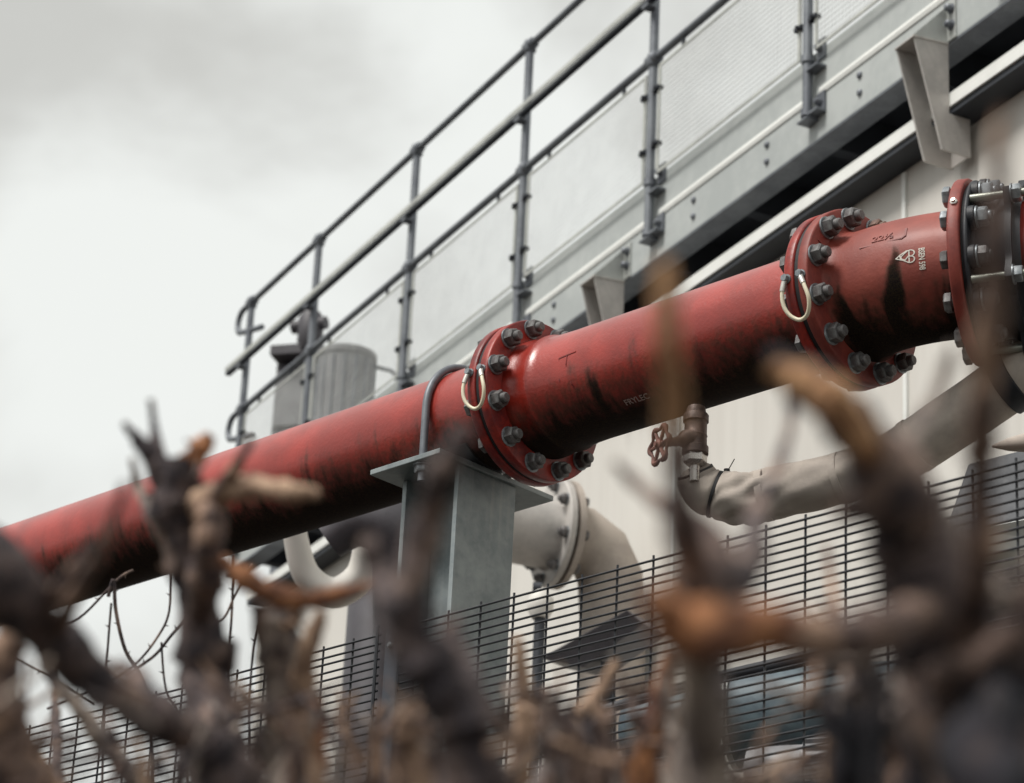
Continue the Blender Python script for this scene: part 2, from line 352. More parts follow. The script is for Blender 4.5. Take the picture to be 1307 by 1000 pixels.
# lettering
def text_mesh(s, size, ext=.0004, sx=1.):
    cu = bpy.data.curves.new('txt', 'FONT'); cu.body = s; cu.size = size; cu.extrude = ext; cu.align_x = 'CENTER'; cu.align_y = 'CENTER'; cu.resolution_u = 3; cu.offset = .00025
    ob = bpy.data.objects.new('txt', cu); COL.objects.link(ob); bpy.context.view_layer.update()
    me = bpy.data.meshes.new_from_object(ob.evaluated_get(bpy.context.evaluated_depsgraph_get()))
    vs = [(v.co.x * sx, v.co.y, v.co.z) for v in me.vertices]; fs = [tuple(p.vertices) for p in me.polygons]
    bpy.data.objects.remove(ob); bpy.data.curves.remove(cu); bpy.data.meshes.remove(me); return vs, fs
def solve(fn, px, py, ts, ths):
    best = None
    for a in ts:
        for b in ths:
            q = pj(fn(a, b)); dd = (q[0] - px) ** 2 + (q[1] - py) ** 2
            if best is None or dd < best[0]: best = (dd, a, b)
    return best[1], best[2]
def rod_pt(s, th, off=0.): return PF(s, 0, 0) + (-UP * math.cos(th) + PF.n * math.sin(th)) * (rP + off)
def flat_strokes(m, strokes, wd, place, off=.0006):
    for st in strokes:
        for (a, b) in zip(st[:-1], st[1:]):
            dx, dy = b[0] - a[0], b[1] - a[1]; L = math.hypot(dx, dy) or 1; nx, ny = -dy / L * wd / 2, dx / L * wd / 2; ex, ey = dx / L * wd * .3, dy / L * wd * .3
            c = [(a[0] - ex + nx, a[1] - ey + ny), (a[0] - ex - nx, a[1] - ey - ny), (b[0] + ex - nx, b[1] + ey - ny), (b[0] + ex + nx, b[1] + ey + ny)]
            m.hexa([place(x, y, 0.0) for x, y in c] + [place(x, y, off) for x, y in c])
TS, TH = np.linspace(.03, LB, 60), np.linspace(.6, 2.6, 90)
t0, h0 = solve(bend_pt, 1177.5, 331, TS, TH)
RB = rP + .004
vs, fs = text_mesh('BSEN 598', .0145, sx=.84)
m = MB(); m.add([bend_pt(t0 + y, h0 - x / RB, .0007 + z) for x, y, z in vs], fs); part('lettering', m, M['mark'], sp3)
t1_, h1_ = solve(bend_pt, 1156, 329, TS, TH)
k = .0172
def arc(cx, cy, r, a, b, n=12): return [(cx + r * math.cos(math.radians(a + (b - a) * i / n)), cy + r * math.sin(math.radians(a + (b - a) * i / n))) for i in range(n + 1)]
st = [[(-1.0, -.05), (-.55, .38), (.05, .78)] + arc(.42, .40, .42, 115, -85), [(-1.0, -.05), (-.3, -.4), (.3, -.84)] + arc(.42, -.42, .42, -100, 85), [(.3, .8), (.3, -.82)],
      [(.42, .0), (.2, -.02), (-.1, -.42), (-.45, -.22), (-.5, .1), (-.2, .42), (.1, .7)], [(-.62, .3), (-.5, -.3)]]
m = MB(); flat_strokes(m, [[(x * k, y * k) for x, y in s_] for s_ in st], .0021, lambda x, y, o: bend_pt(t1_ + x, h1_ + y / RB, .0006 + o)); part('emblem', m, M['mark'], sp3)
t2_, h2_ = solve(bend_pt, 1128, 304, TS, TH)
vs, fs = text_mesh('22½', .023, .0008); m = MB()
m.add([bend_pt(t2_ + x, h2_ + y / RB, .001 + z) for x, y, z in vs], fs)
flat_strokes(m, [[(-.042, -.014), (.034, -.014), (.04, -.008), (.04, .014)]], .0035, lambda x, y, o: bend_pt(t2_ + x, h2_ + y / RB, o), .002); part('cast_lettering', m, M['oxide'], sp3)
x_ = unit(np.cross(D1, UP)); y_ = np.cross(x_, D1)
def face_text(s, c, size, angle, r, mat, parent):
    er = x_ * math.cos(angle) + y_ * math.sin(angle); et = x_ * math.sin(angle) - y_ * math.cos(angle); vs, fs = text_mesh(s, size, .0016)
    m = MB(); m.add([c + er * (r + y) + et * x * (-1 if (np.cross(et, er) @ D1) < 0 else 1) + D1 * (.0005 + z) for x, y, z in vs], fs); part('cast_lettering', m, M[mat], parent)
fc = PF(G2 + .034, 0, 0)
for i_, (s_, kk) in enumerate([('PN', 5), ('250', 4)]): pass
# work out which bolts face the viewer, and letter the gaps between them
def gap_angle(px, py, c):
    return min((math.hypot(pj(c + (x_ * math.cos(a) + y_ * math.sin(a)) * .172)[0] - px, pj(c + (x_ * math.cos(a) + y_ * math.sin(a)) * .172)[1] - py), a) for a in np.linspace(0, 2 * math.pi, 361))[1]
face_text('PN', fc, .022, gap_angle(1036, 312, fc), .172, 'oxide', sp3); face_text('250', fc, .018, gap_angle(1066, 300, fc), .160, 'oxide', sp3)
# scratched marks on the middle spool
SS, TH2 = np.linspace(.1, .9, 160), np.linspace(.2, 2.4, 110)
s0, h0 = solve(rod_pt, 812, 510, SS, TH2)
vs, fs = text_mesh('FRYLEC', .022, .0002); m = MB(); m.add([rod_pt(s0 + x, h0 + y / rP, .0004 + z) for x, y, z in vs], fs); part('scratched_lettering', m, M['scratch'], sp2)
s0, h0 = solve(rod_pt, 722, 466, SS, TH2)
m = MB(); flat_strokes(m, [[(-.022, -.035), (-.022, .022), (.03, .026)], [(.012, -.05), (.002, .0), (.004, .024)], [(.014, -.052), (.03, -.09)]], .0028, lambda x, y, o: rod_pt(s0 + x, h0 + y / rP, o), .0012); part('label_outline', m, M['red'], sp2)
# flange adaptor to the right of the bend
ad = thing('flange_adaptor', 'black flange adaptor with long zinc tie rods bolted to the right end of the bend', 'pipe coupling', cE + D2 * .1)
part('gasket', (lambda q: (q.lathe(cE, D2, [(.027, rFl - .012), (.033, rFl - .012)], 64), q)[1])(MB()), M['gasket'], ad)
part('flange', flange_mb(cE, D2, .033, .044, rFl - .004), M['black'], ad)
m = MB(); m.lathe(cE, D2, [(.044, .158), (.05, .152), (.09, .152), (.105, .165), (.122, .17)], 64, caps=False); part('sleeve', m, M['black'], ad)
x2 = unit(np.cross(D2, UP)); y2 = np.cross(x2, D2)
m = MB()
def rim2(a, r, s): return cE + D2 * s + (x2 * math.cos(a) + y2 * math.sin(a)) * r
for i in range(12):
    a = math.radians(15 + 30 * i); m = MB(); m.lathe(rim2(a, rB, .044), D2, [(-.001, .026), (.012, .026), (.015, .022)], 16); part('lug', m, M['black'], ad)
bolt_circle(ad, cE + D2 * .059, D2, 12, rB, math.radians(15), .059, stud=.008)
m = MB(); c2_ = cE + D2 * .118
ringp = []
for i in range(96):
    a = 2 * math.pi * i / 96; tab = max(0, math.cos((a - math.radians(30)) * 6)) ** 3 if True else 0
    ringp.append(c2_ + (x2 * math.cos(a) + y2 * math.sin(a)) * (.176 + .034 * tab))
m.prism(ringp, D2 * .014); m.lathe(c2_, D2, [(.010, .165), (.03, .160)], 48, caps=False); part('end_ring', m, M['black'], ad)
for i in range(6):
    a = math.radians(30 + 60 * i); m = MB(); m.lathe(rim2(a, .19, .045), D2, [(0, .009), (.125, .009)], 14); rod = part('tie_rod', m, M['zincrod'], ad)
    m = MB(); hexring(m, rim2(a, .19, .136), D2, 0, .018, .02, .3 * i); m.lathe(rim2(a, .19, .133), D2, [(0, .022), (.003, .022)], 20); part('nut', m, M['bolt'], rod)
sp4 = thing('flanged_pipe', 'red pipe end emerging from the black adaptor at the right edge', 'pipe', cE + D2 * .6)
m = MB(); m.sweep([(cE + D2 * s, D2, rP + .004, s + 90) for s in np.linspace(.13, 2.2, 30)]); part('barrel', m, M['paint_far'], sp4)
m = MB(); m.sweep([(cE + D2 * s, D2, rP + .012, s + 90) for s in (.9, .94)], caps=True); part('collar', m, M['red'], sp4)
# ------------------------------------------------------------------ earth bonding cables
def bond(gs, px, py, label):
    def rp(s, th, r): return PF(s, 0, 0) + (-UP * math.cos(th) + PF.n * math.sin(th)) * r
    ss, th = solve(lambda a, b: rp(gs + .018, b, rFl), px, py, [0], np.linspace(.6, 2.6, 200))
    T = thing('bonding_cable', label, 'cable', rp(gs, th, rFl), 'earth bonding cables across the pipe joints')
    rr = rFl + .006; L = .098 / rr
    L_s, R_s = gs - .021, gs + .019
    pts = [(L_s, 0), (L_s - .004, .16), (L_s - .008, .4), (L_s - .006, .65), (L_s + .004, .86), (gs + .002, 1.0), (gs + .022, .97), (gs + .036, .82), (gs + .041, .6), (gs + .034, .35), (R_s + .006, .15), (R_s, 0)]
    q = []
    for i in range(len(pts) - 1):
        p0, p1, p2, p3 = pts[max(i - 1, 0)], pts[i], pts[i + 1], pts[min(i + 2, len(pts) - 1)]
        for u in np.linspace(0, 1, 6)[:-1]:
            q.append(tuple(.5 * (2 * p1[c] + (p2[c] - p0[c]) * u + (2 * p0[c] - 5 * p1[c] + 4 * p2[c] - p3[c]) * u * u + (3 * p1[c] - p0[c] - 3 * p2[c] + p3[c]) * u ** 3) for c in (0, 1)))
    q.append(pts[-1]); W = [rp(a, th - b * L, rr + .012 * math.sin(min(1, b) * 3.14 * .6)) for a, b in q]
    m = MB(); m.tube(W[5:-5], .0046, 10); part('cable', m, M['cable'], T)
    for (s_, seg) in ((L_s, W[1:9]), (R_s, W[-9:-1][::-1])):
        m = MB(); m.tube(seg[2:], .0062, 10); c = rp(s_, th, rFl); nn = unit(c - PF(s_, 0, 0))
        m.tube([W[0 if s_ == L_s else -1], seg[1], seg[2]], [.0075, .0065, .006], 8); lg = part('cable_lug', m, M['lug'], T)
        m = MB(); hexring(m, c, nn, .002, .014, .0095, .3); m.lathe(c, nn, [(0, .011), (.003, .011)], 16); part('screw', m, M['bolt'], lg)
bond(G1, 606, 470, 'looped cream bonding cable on the flange joint above the column')
bond(G2, 1014, 351, 'looped cream bonding cable on the flange joint left of the red bend')
# ------------------------------------------------------------------ support column
zt = -rP - .004
base = FF.O * 0; gz = -PF.O[2]
col = thing('support_column', 'galvanised steel column with flat top plate under the red pipe', 'column', PF(-.28, 0, gz))
zc = zt - .014; m = MB()
for s0, s1 in ((-.378, -.364), (-.196, -.182)): m.box(PF, (s0, -.1, gz), (s1, .1, zc))
m.box(PF, (-.3635, -.005, gz), (-.1965, .005, zc)); part('stanchion', m, M['column'], col, .0015)
m = MB(); m.box(PF, (-.415, -.226, zc + .0005), (-.172, .178, zt)); part('top_plate', m, M['column'], col, .0015)
m = MB(); m.box(PF, (-.44, -.16, gz), (-.12, .16, gz + .02)); part('base_plate', m, M['column'], col)
m = MB()
for a in np.linspace(-.75, .75, 15)[:-1]:
    b = a + 1.5 / 14; ps = []
    for s_ in (-.45, -.168):
        for th in (a, b):
            for r in (rP + .0005, rP + .0045): ps.append(PF(s_, 0, 0) + (-UP * math.cos(th) + PF.n * math.sin(th)) * r)
    m.hexa([ps[0], ps[2], ps[3], ps[1], ps[4], ps[6], ps[7], ps[5]])
part('rubber_pad', m, M['gasket'], col)
ub = thing('u_bolt', 'grey round-bar clamp arched over the red pipe above the column', 'clamp', PF(-.26, 0, 0))
sU = -.262; rU = rP + .0105; m = MB()
m.tube([PF(sU, rU, -rP - .06), PF(sU, rU, -rP + .02)] + [PF(sU, rU * math.sin(a), -rU * math.cos(a)) for a in np.linspace(math.pi / 2, 3 * math.pi / 2, 28)] + [PF(sU, -rU, -rP + .02), PF(sU, -rU, -rP - .06)], .0098, 14); part('bar', m, M['rail'], ub)
for n_ in (rU, -rU):
    m = MB(); hexring(m, PF(sU, n_, zc), -UP, .0035, .02, .02, .2); m.lathe(PF(sU, n_, zc), -UP, [(0, .024), (.0034, .024)], 20); part('nut', m, M['bolt'], ub)
# ------------------------------------------------------------------ fence
FZ = -FF.O[2]
def wirepanel(m, fr, s0, s1, z0, z1, ds, dz, r, n=0., sv=None, k=6):
    zs = np.arange(z1, z0, -dz)
    rq = random.Random(3); nn = max(3, int((s1 - s0) / .3)); ben = {}
    for z in zs: m.tube([fr(s_, n + rq.uniform(-.002, .002), z + rq.uniform(-.0013, .0013)) for s_ in np.linspace(s0, s1, nn)], r, k)
    for s in np.arange(s0 + ds * .05 if sv is None else sv, s1 + 1e-6, ds): m.tube([fr(s, n - 2 * r + .0002, z0), fr(s, n - 2 * r + .0002, z1 + .012)], r, k)
fp1 = thing('wire_fence', 'black wire fence panel left of the fence post, against pale sky', 'fence', FF(-1.9, 0, FZ), 'black wire fences')
m = MB(); wirepanel(m, FF, -3.505, -.505, FZ + .05, -.006, .1, .0187, .0026); part('wire_mesh', m, M['fence'], fp1)
m = MB(); m.tube([FF(-.512, .004, FZ + .05), FF(-.512, .004, .016)], .004, 6); part('end_wire', m, M['fence'], fp1)
fp2 = thing('wire_fence', 'black wire fence panel right of the fence post, before the cream wall', 'fence', FF(.9, 0, FZ), 'black wire fences')
m = MB(); wirepanel(m, FF, -.445, 2.25, FZ + .05, 0, .1, .0187, .0026, sv=-.395); part('wire_mesh', m, M['fence'], fp2)
m = MB(); m.tube([FF(-.438, .004, FZ + .05), FF(-.438, .004, .016)], .004, 6); part('end_wire', m, M['fence'], fp2)
po = thing('fence_post', 'dark metal fence post between the two wire panels', 'post', FF(-.475, -.035, FZ))
m = MB(); m.box(FF, (-.496, -.062, FZ), (-.452, -.006, .03)); part('upright', m, M['fpost'], po, .003)
m = MB(); m.box(FF, (-.499, -.065, .0305), (-.449, -.003, .036)); part('cap', m, M['fpost'], po, .001)
for z in (-.035, -.6, -1.2):
    m = MB(); m.lathe(FF(-.474, -.004, z), FF.n, [(-.003, .007), (.006, .007), (.009, .004)], 14); part('fixing', m, M['bolt'], po)
po2 = thing('fence_post', 'fence post at the far left end of the wire panels', 'post', FF(-3.53, -.035, FZ)); m = MB(); m.box(FF, (-3.55, -.062, FZ), (-3.51, -.006, .03)); part('upright', m, M['fpost'], po2, .003)
# ------------------------------------------------------------------ tank, walkway
WZ = -WF.O[2]
tank = thing('tank', 'cream clad tank wall with vertical seams below the walkway', 'tank', WF(2, -2, WZ))
m = MB(); m.box(WF, (-3.1, -4.5, WZ), (9, -.12, -.455)); part('wall', m, M['cream'], tank)
for s_ in (-1.96, -.365, 1.23, 2.823, 4.42):
    m = MB(); m.box(WF, (s_ - .011, -.121, WZ), (s_ + .011, -.108, -.525)); part('seam', m, M['strip'], tank)
m = MB(); m.box(WF, (-3.1, -.14, -.4475), (9, -.0, -.44)); m.box(WF, (-3.1, -.009, -.492), (9, 0, -.448)); part('stiffening_ring', m, M['strip'], tank, .001)
m = MB(); m.box(WF, (-3.1, -.1195, -.515), (9, -.0095, -.4925)); part('ring_underside_shade', m, M['dark'], tank)  # dark colour stands in for the band of shade under the ring
m = MB(); m.box(WF, (-3.12, -.16, WZ), (-3.1005, -.1, -.456)); m.box(WF, (-3.1, -.1195, WZ), (-3.06, -.1, -.52)); part('corner_trim', m, M['b_tan'] if False else M['cream'], tank)
wk = thing('walkway', 'long galvanised walkway deck with bolted channel edge beam above the tank', 'walkway', WF(1, -.5, 0))
sE0, sE1 = -3.45, 9.
m = MB(); m.box(WF, (sE0, -.008, -.24), (sE1, 0, .134)); part('edge_beam', m, M['galv_web'], wk, .001)
m = MB(); m.box(WF, (sE0, -.10, -.2495), (sE1, 0, -.2405)); part('bottom_flange', m, M['rail'], wk, .001)
m = MB(); m.box(WF, (sE0, -1.6, -.03), (sE1, -.0085, 0)); part('deck_plate', m, M['dark'], wk)
for s_ in np.arange(-3.3, 9, .62):
    m = MB(); m.box(WF, (s_, -1.59, -.2), (s_ + .06, -.101, -.031)); part('joist', m, M['dark'], wk)
m = MB(); m.box(WF, (sE0, -1.62, -.25), (sE1, -1.6, .1)); part('back_beam', m, M['dark'], wk)
posts = [-3.33, -2.395, -1.19, .02, 1.20, 2.40, 3.6, 4.8, 6.0, 7.2]
for a, b in zip(posts[:-1], posts[1:]):
    m = MB(); m.prism([WF(a + .045, .0005, -.064), WF(a + .045, .005, -.063), WF(a + .045, .009, -.048), WF(a + .045, .005, -.033), WF(a + .045, .0005, -.032)], WF.s * (b - a - .10)); part('ridge_strip', m, M['strip'], wk)  # white colour paints the bright highlight along the galvanised bead
for s_ in (-1.7, -.87, .327, 1.516, 2.07, 2.71, 3.9, 4.5):
    for z in (-.105, -.178):
        m = MB(); m.lathe(WF(s_, 0, z - .012 * (3 - s_) / 3 * 0), WF.n, [(0, .014), (.008, .013), (.012, .007)], 12); part('rivet', m, M['rail'], wk)
# guard rail
gr = thing('guardrail', 'grey tubular guardrail with pale mesh infill panels along the walkway edge', 'railing', WF(1, .03, -.16))
zTop, zK, zT = 1.325, .68, .965
nR = .03
for i, s_ in enumerate(posts):
    m = MB(); m.tube([WF(s_, nR, -.16), WF(s_, nR, zTop - .01)], .0195, 14); P_ = part('post', m, M['rail'], gr)
    for z in (zTop, zK):
        m = MB(); m.lathe(WF(s_, nR, z - .035), UP, [(0, .024), (.006, .029), (.052, .029), (.06, .024)], 16); m.lathe(WF(s_ - .04, nR, z), WF.s, [(0, .025), (.005, .028), (.075, .028), (.08, .025)], 14)
        part('rail_joint', m, M['rail'], P_)
    for z in (.085, -.145):
        m = MB()
        m.box(WF, (s_ + .005, .0, z - .006 if z < 0 else z - .045), (s_ + .085, .045, z + .004 if z < 0 else z - .037)); m.box(WF, (s_ + .03, .0005, z), (s_ + .085, .010, z + .085))
        m.lathe(WF(s_ + .056, .009, z + .045), WF.n, [(0, .016), (.016, .015), (.026, .009)], 8)
        m.lathe(WF(s_, nR, z), UP, [(0, .026), (.03, .026)], 14)
        if z < 0: m.box(WF, (s_ - .035, -.0, -.168), (s_ + .03, .055, -.161)); m.box(WF, (s_ + .0, .0, -.161), (s_ + .03, .04, -.15))
        part('post_clamp', m, M['rail'], P_)
    m = MB(); m.box(WF, (s_ - .02, .045, zT - .05), (s_ + .03, .085, zT - .022)); part('tray_bracket', m, M['rail'], P_)
sL = posts[0]
m = MB(); m.tube([WF(sL, nR, zTop), WF(sE1, nR, zTop)], .0175, 12); part('top_rail', m, M['rail'], gr)
m = MB(); m.tube([WF(sL, nR, zK), WF(sE1, nR, zK)], .0175, 12); part('knee_rail', m, M['rail'], gr)
for z in (zTop, zK):
    m = MB(); q = [WF(sL, nR, z), WF(sL - .12, nR, z - .0)] + [WF(sL - .12 - .07 * math.sin(a), nR - .0, z - .07 + .07 * math.cos(a)) for a in np.linspace(.2, 2.6, 9)] + [WF(sL - .02, nR, z - .17), WF(sL + .14, nR - .02, z - .2)]
    m.tube(q, .0165, 12); part('end_loop', m, M['rail'], gr)
m = MB(); m.box(WF, (-3.5, .086, zT - .014), (sE1, .091, zT + .008)); m.box(WF, (-3.5, .055, zT - .0215), (sE1, .0858, zT - .016)); part('tray_channel', m, M['tray'], gr)
m = MB(); m.box(WF, (-3.505, .055, zT - .034), (sE1, .0855, zT - .022)); part('tray_underside_shade', m, M['dark'], gr)  # shaded lower side of the channel, painted as a separate dark strip
for i, (a, b) in enumerate(zip(posts[:8], posts[1:9])):
    m = MB(); s0, s1, z0, z1 = a + .05, b - .05, .118, .63
    e = .012
    m.box(WF, (s0, nR - .004, z0), (s0 + e * 1.4, nR + .004, z1)); m.box(WF, (s1 - e * 1.4, nR - .004, z0), (s1, nR + .004, z1)); m.box(WF, (s0 + e * 1.4, nR - .003, z0), (s1 - e * 1.4, nR + .003, z0 + e)); m.box(WF, (s0 + e * 1.4, nR - .003, z1 - e), (s1 - e * 1.4, nR + .003, z1))
    P_ = part('mesh_panel', m, M['tray'], gr)
    m = MB()
    for s_ in np.arange(s0 + .02, s1 - .01, .024): m.tube([WF(s_, nR, z0 + e), WF(s_, nR, z1 - e)], .00105, 4, caps=False)
    for z in np.arange(z0 + .02, z1 - .01, .024): m.tube([WF(s0 + .015, nR + .0024, z), WF(s1 - .015, nR + .0024, z)], .00105, 4, caps=False)
    part('woven_wire', m, M['wire'], P_)
    for s_ in (s0 + .0, s1 - .0):
        for z in (.26, .52):
            m = MB(); m.box(WF, (s_ - .03, nR - .012, z - .008), (s_ + .02, nR + .014, z + .008)); m.lathe(WF(s_, nR + .012, z), WF.n, [(0, .009), (.012, .008)], 8); part('clip', m, M['dark'], P_)
    for s_ in (s0 + .2, s1 - .2): m = MB(); m.box(WF, (s_ - .006, nR - .006, z1), (s_ + .006, nR + .006, zK - .01)); part('hanger', m, M['dark'], P_)
# brackets
def bracket(s0, label, wdt=.105):
    T = thing('bracket', label, 'bracket', WF(s0, 0, -.45), 'tapered brackets under the walkway')
    poly = [(.145, -.262), (.002, -.2505), (.002, -.438), (.002, -.52), (-.085, -.52), (-.0855, -.668), (.034, -.668)]
    for k_ in (0, 1):
        a = s0 - k_ * wdt; m = MB(); m.prism([WF(a, n, z) for n, z in poly], -WF.s * .008); part('gusset_plate', m, M['duct'], T, .001)
    m = MB(); m.prism([WF(s0 - .008, -.078, -.53), WF(s0 - .008, -.078, -.665), WF(s0 - .008, -.084, -.665), WF(s0 - .008, -.084, -.53)], -WF.s * (wdt - .0085)); part('back_plate', m, M['duct'], T)
    m = MB(); m.prism([WF(s0 + .004, .152, -.2555), WF(s0 + .004, .002, -.2425), WF(s0 + .004, .002, -.2500), WF(s0 + .004, .152, -.2615)], -WF.s * (wdt + .012)); part('cap_plate', m, M['duct'], T, .001)
    m = MB(); m.prism([WF(s0, .003, -.242), WF(s0, .150, -.252), WF(s0, .003, -.09)], -WF.s * .008); m.box(WF, (s0 + .0005, .0005, -.24), (s0 + .05, .0075, -.085)); cl = part('cleat', m, M['galv'], T, .001)
    for z in (-.12, -.185):
        m = MB(); m.lathe(WF(s0 + .028, .0075, z), WF.n, [(0, .02), (.004, .02), (.0045, .014), (.022, .014), (.028, .008)], 8); part('bolt', m, M['rail'], cl)
bracket(3.265, 'tapered steel bracket under the walkway above the black coupling, drawn large and sharp')
bracket(.96, 'pale tapered bracket under the walkway, half hidden behind the straight red pipe')
# plant on the walkway's far end
cab = thing('control_cabinet', 'grey control cabinet standing behind the far end of the guardrail', 'cabinet', WF(-4.1, -.5, 0))
def PX(px, py, Z): return pt(px, py, Z)
ZC = 17.4
CF = Fr(PX(368, 545, ZC), (.4406, -.8977)); CF2 = CF
CX = Fr(PX(368, 545, ZC), (.96, -.28))
m = MB(); m.box(CX, (-.11, -.25, -.3), (.13, .0, .42)); part('body', m, M['slate'], cab, .01)
m = MB(); m.box(CX, (-.1, .001, .0), (.115, .02, .36)); part('door', m, M['grey'], cab, .004)
m = MB(); m.box(CX, (-.12, -.3, .44), (.2, .1, .50)); m.box(CX, (-.1, -.2, .421), (-.06, -.1, .439)); m.box(CX, (.09, -.2, .421), (.13, -.1, .439)); part('canopy', m, M['slate'], cab)
m = MB(); m.lathe(CX(.02, .0205, -.14), CX.n, [(0, .09), (.05, .085), (.06, .03)], 24); part('gauge', m, M['slate'], cab)
m = MB(); m.box(CX, (-.08, -.2, -2.6), (-.03, -.1, -.301)); m.box(CX, (.06, -.2, -2.6), (.11, -.1, -.301)); part('stand', m, M['rail'], cab)
dr = thing('drum', 'ribbed grey drum with side hoop handle behind the left end of the guardrail', 'drum', PX(435, 520, 16.6))
ZD = 16.6; d0 = PX(435, 560, ZD); m = MB()
m.lathe(d0 - UP * .3, UP, [(0, .165), (.78, .165), (.785, .175), (.82, .175), (.825, .14), (.835, .05)], 40); part('shell', m, M['grey'], dr)
m = MB()
for a in np.linspace(0, 2 * math.pi, 17)[:-1]: m.tube([d0 + A([math.cos(a), math.sin(a), 0]) * .166 - UP * .28, d0 + A([math.cos(a), math.sin(a), 0]) * .166 + UP * .46], .009, 6)
part('rib', m, M['rail'], dr)
m = MB(); hx = unit(Rr * A([1, 1, 0])); m.tube([d0 + hx * .15 + UP * .46, d0 + hx * .24 + UP * .44] + [d0 + hx * (.24 + .06 * math.sin(a)) + UP * (.36 + .08 * math.cos(a)) for a in np.linspace(.2, 2.9, 9)] + [d0 + hx * .17 + UP * .16, d0 + hx * .17 - UP * .3], .012, 10); part('handle', m, M['rail'], dr)
m = MB(); m.lathe(d0 - UP * 2.9, UP, [(0, .05), (2.595, .05)], 16); part('stand', m, M['rail'], dr)
mt_ = thing('valve_actuator', 'dark boxy actuator head beside the cabinet under the sloping rail channel', 'actuator', PX(398, 420, 17))
m = MB(); c = PX(397, 415, 17); m.lathe(c - UP * .16, UP, [(0, .05), (.05, .075), (.2, .075), (.24, .05)], 20); part('body', m, M['slate'], mt_)
m = MB(); m.lathe(c, A([.9, -.43, 0]), [(-.12, .04), (.1, .04)], 14); part('motor', m, M['slate'], mt_)
m = MB(); m.lathe(c - UP * 3.0, UP, [(0, .022), (2.84, .022)], 12); part('spindle', m, M['rail'], mt_)
# ------------------------------------------------------------------ valve and lagged pipe
ZV = 6.56
vc = PX(888, 550, ZV); s1px = ZV / f
val = thing('drain_valve', 'small bronze gate valve with spoked handwheel hanging below the red pipe', 'valve', vc)
k_ = 1 / .92 * s1px
def yv(py): return (550 - py) * k_
def vl(pr, name, mat, kk=28, sm=True, par=None):
    m = MB(); m.lathe(vc, UP, [(yv(y), r * s1px) for y, r in pr], kk, smooth=sm); return part(name, m, M[mat], par or val)
vl([(521, 8), (520, 11), (524, 12.5), (529, 13)][::-1], 'cap', 'brass')
vl([(529, 15), (531, 16.5), (539, 16.5), (540, 15), (541, 14.5), (556, 14.5), (557, 15.3), (559, 14.5), (570, 15), (571, 17), (580, 17), (582, 13)][::-1], 'body', 'brass', 24)
vl([(581, 15), (583, 15.5), (590, 15.5), (594, 11)][::-1], 'union_nut', 'chrome', 6, False)
vl([(593, 6.5), (614, 6.5)][::-1], 'nipple', 'chrome', 16)
ax = unit(A([-.9, -.42, -.02])); wc = PX(842, 568, ZV - .06)
st0 = vc + UP * yv(559)
m = MB(); m.tube([st0, st0 + (wc - st0) * .3, st0 + (wc - st0) * .45, wc - ax * .0], [.026, .022, .012, .0055], 16); part('bonnet', m, M['brass'], val)
e1 = unit(np.cross(ax, UP)); e2 = np.cross(e1, ax); Rw = .041; m = MB()
ringp = [wc + (e1 * math.cos(a) + e2 * math.sin(a)) * (Rw * (1 + .10 * math.cos(6 * a))) for a in np.linspace(0, 2 * math.pi, 61)]
m.tube(ringp, [.0052 + .0016 * math.cos(6 * a) for a in np.linspace(0, 2 * math.pi, 61)], 8, caps=False)
for i in range(6):
    a = i * math.pi / 3; m.tube([wc, wc + (e1 * math.cos(a) + e2 * math.sin(a)) * Rw * 1.05], [.0055, .0038], 8)
m.lathe(wc, ax, [(-.006, .012), (.006, .012), (.009, .007), (.013, .006)], 12); part('handwheel', m, M['wheel'], val)
lg = thing('lagged_pipe', 'pipe wrapped in wrinkled grey canvas lagging below the red pipe', 'lagged pipe', PX(950, 632, 6.6))
ctrl = [(884, 596, 6.56, 13), (888, 604, 6.56, 24), (893, 616, 6.56, 29), (905, 628, 6.55, 31), (925, 634, 6.54, 32), (950, 636, 6.52, 33), (985, 631, 6.5, 33), (1030, 620, 6.46, 33), (1080, 609, 6.42, 33), (1130, 591, 6.38, 34), (1180, 562, 6.34, 36), (1230, 529, 6.3, 37), (1290, 487, 6.25, 38), (1360, 444, 6.2, 39), (1480, 372, 6.1, 40)]
def spline(cs, n):
    out = []
    for i in range(len(cs) - 1):
        p0, p1, p2, p3 = [A(cs[max(0, min(len(cs) - 1, j))], float) for j in (i - 1, i, i + 1, i + 2)]
        for u in np.linspace(0, 1, n + 1)[:-1]: out.append(.5 * (2 * p1 + (p2 - p0) * u + (2 * p0 - 5 * p1 + 4 * p2 - p3) * u * u + (3 * p1 - p0 - 3 * p2 + p3) * u ** 3))
    out.append(A(cs[-1], float)); return out
rn = random.Random(5)
sp = spline(ctrl, 9); pts = [PX(a, b, z) for a, b, z, w_ in sp]; rads = [w_ * z / f for a, b, z, w_ in sp]
ph = [rn.uniform(0, 6.28) for _ in range(12)]
def wr(i, j):
    u = i / 9.; a = j / 48 * 2 * math.pi; amp = .055 * math.exp(-((u - 5.3) / 1.3) ** 2) + .012 * math.exp(-((u - 8) / 2.) ** 2) + .006
    seamf = -.10 * math.exp(-((u - 3.45) / .16) ** 2)
    return 1 + amp * (1.6 * abs(math.sin(3 * a + 2.2 * u + ph[0] + .8 * math.sin(2 * u + a))) + math.sin(5 * a - 3.1 * u + ph[1]) + .7 * math.sin(9 * a + 4 * u)) - amp + seamf
m = MB(); m.tube(pts, rads, 48, jit=wr); part('lagging', m, M['lag'], lg, sharp=60)
m = MB(); i = 31; tn = unit(pts[i + 1] - pts[i - 1]); m.lathe(pts[i], tn, [(-.0035, rads[i] * .93), (-.0035, rads[i] * .99), (.0035, rads[i] * .99), (.0035, rads[i] * .93)], 36, caps=False)
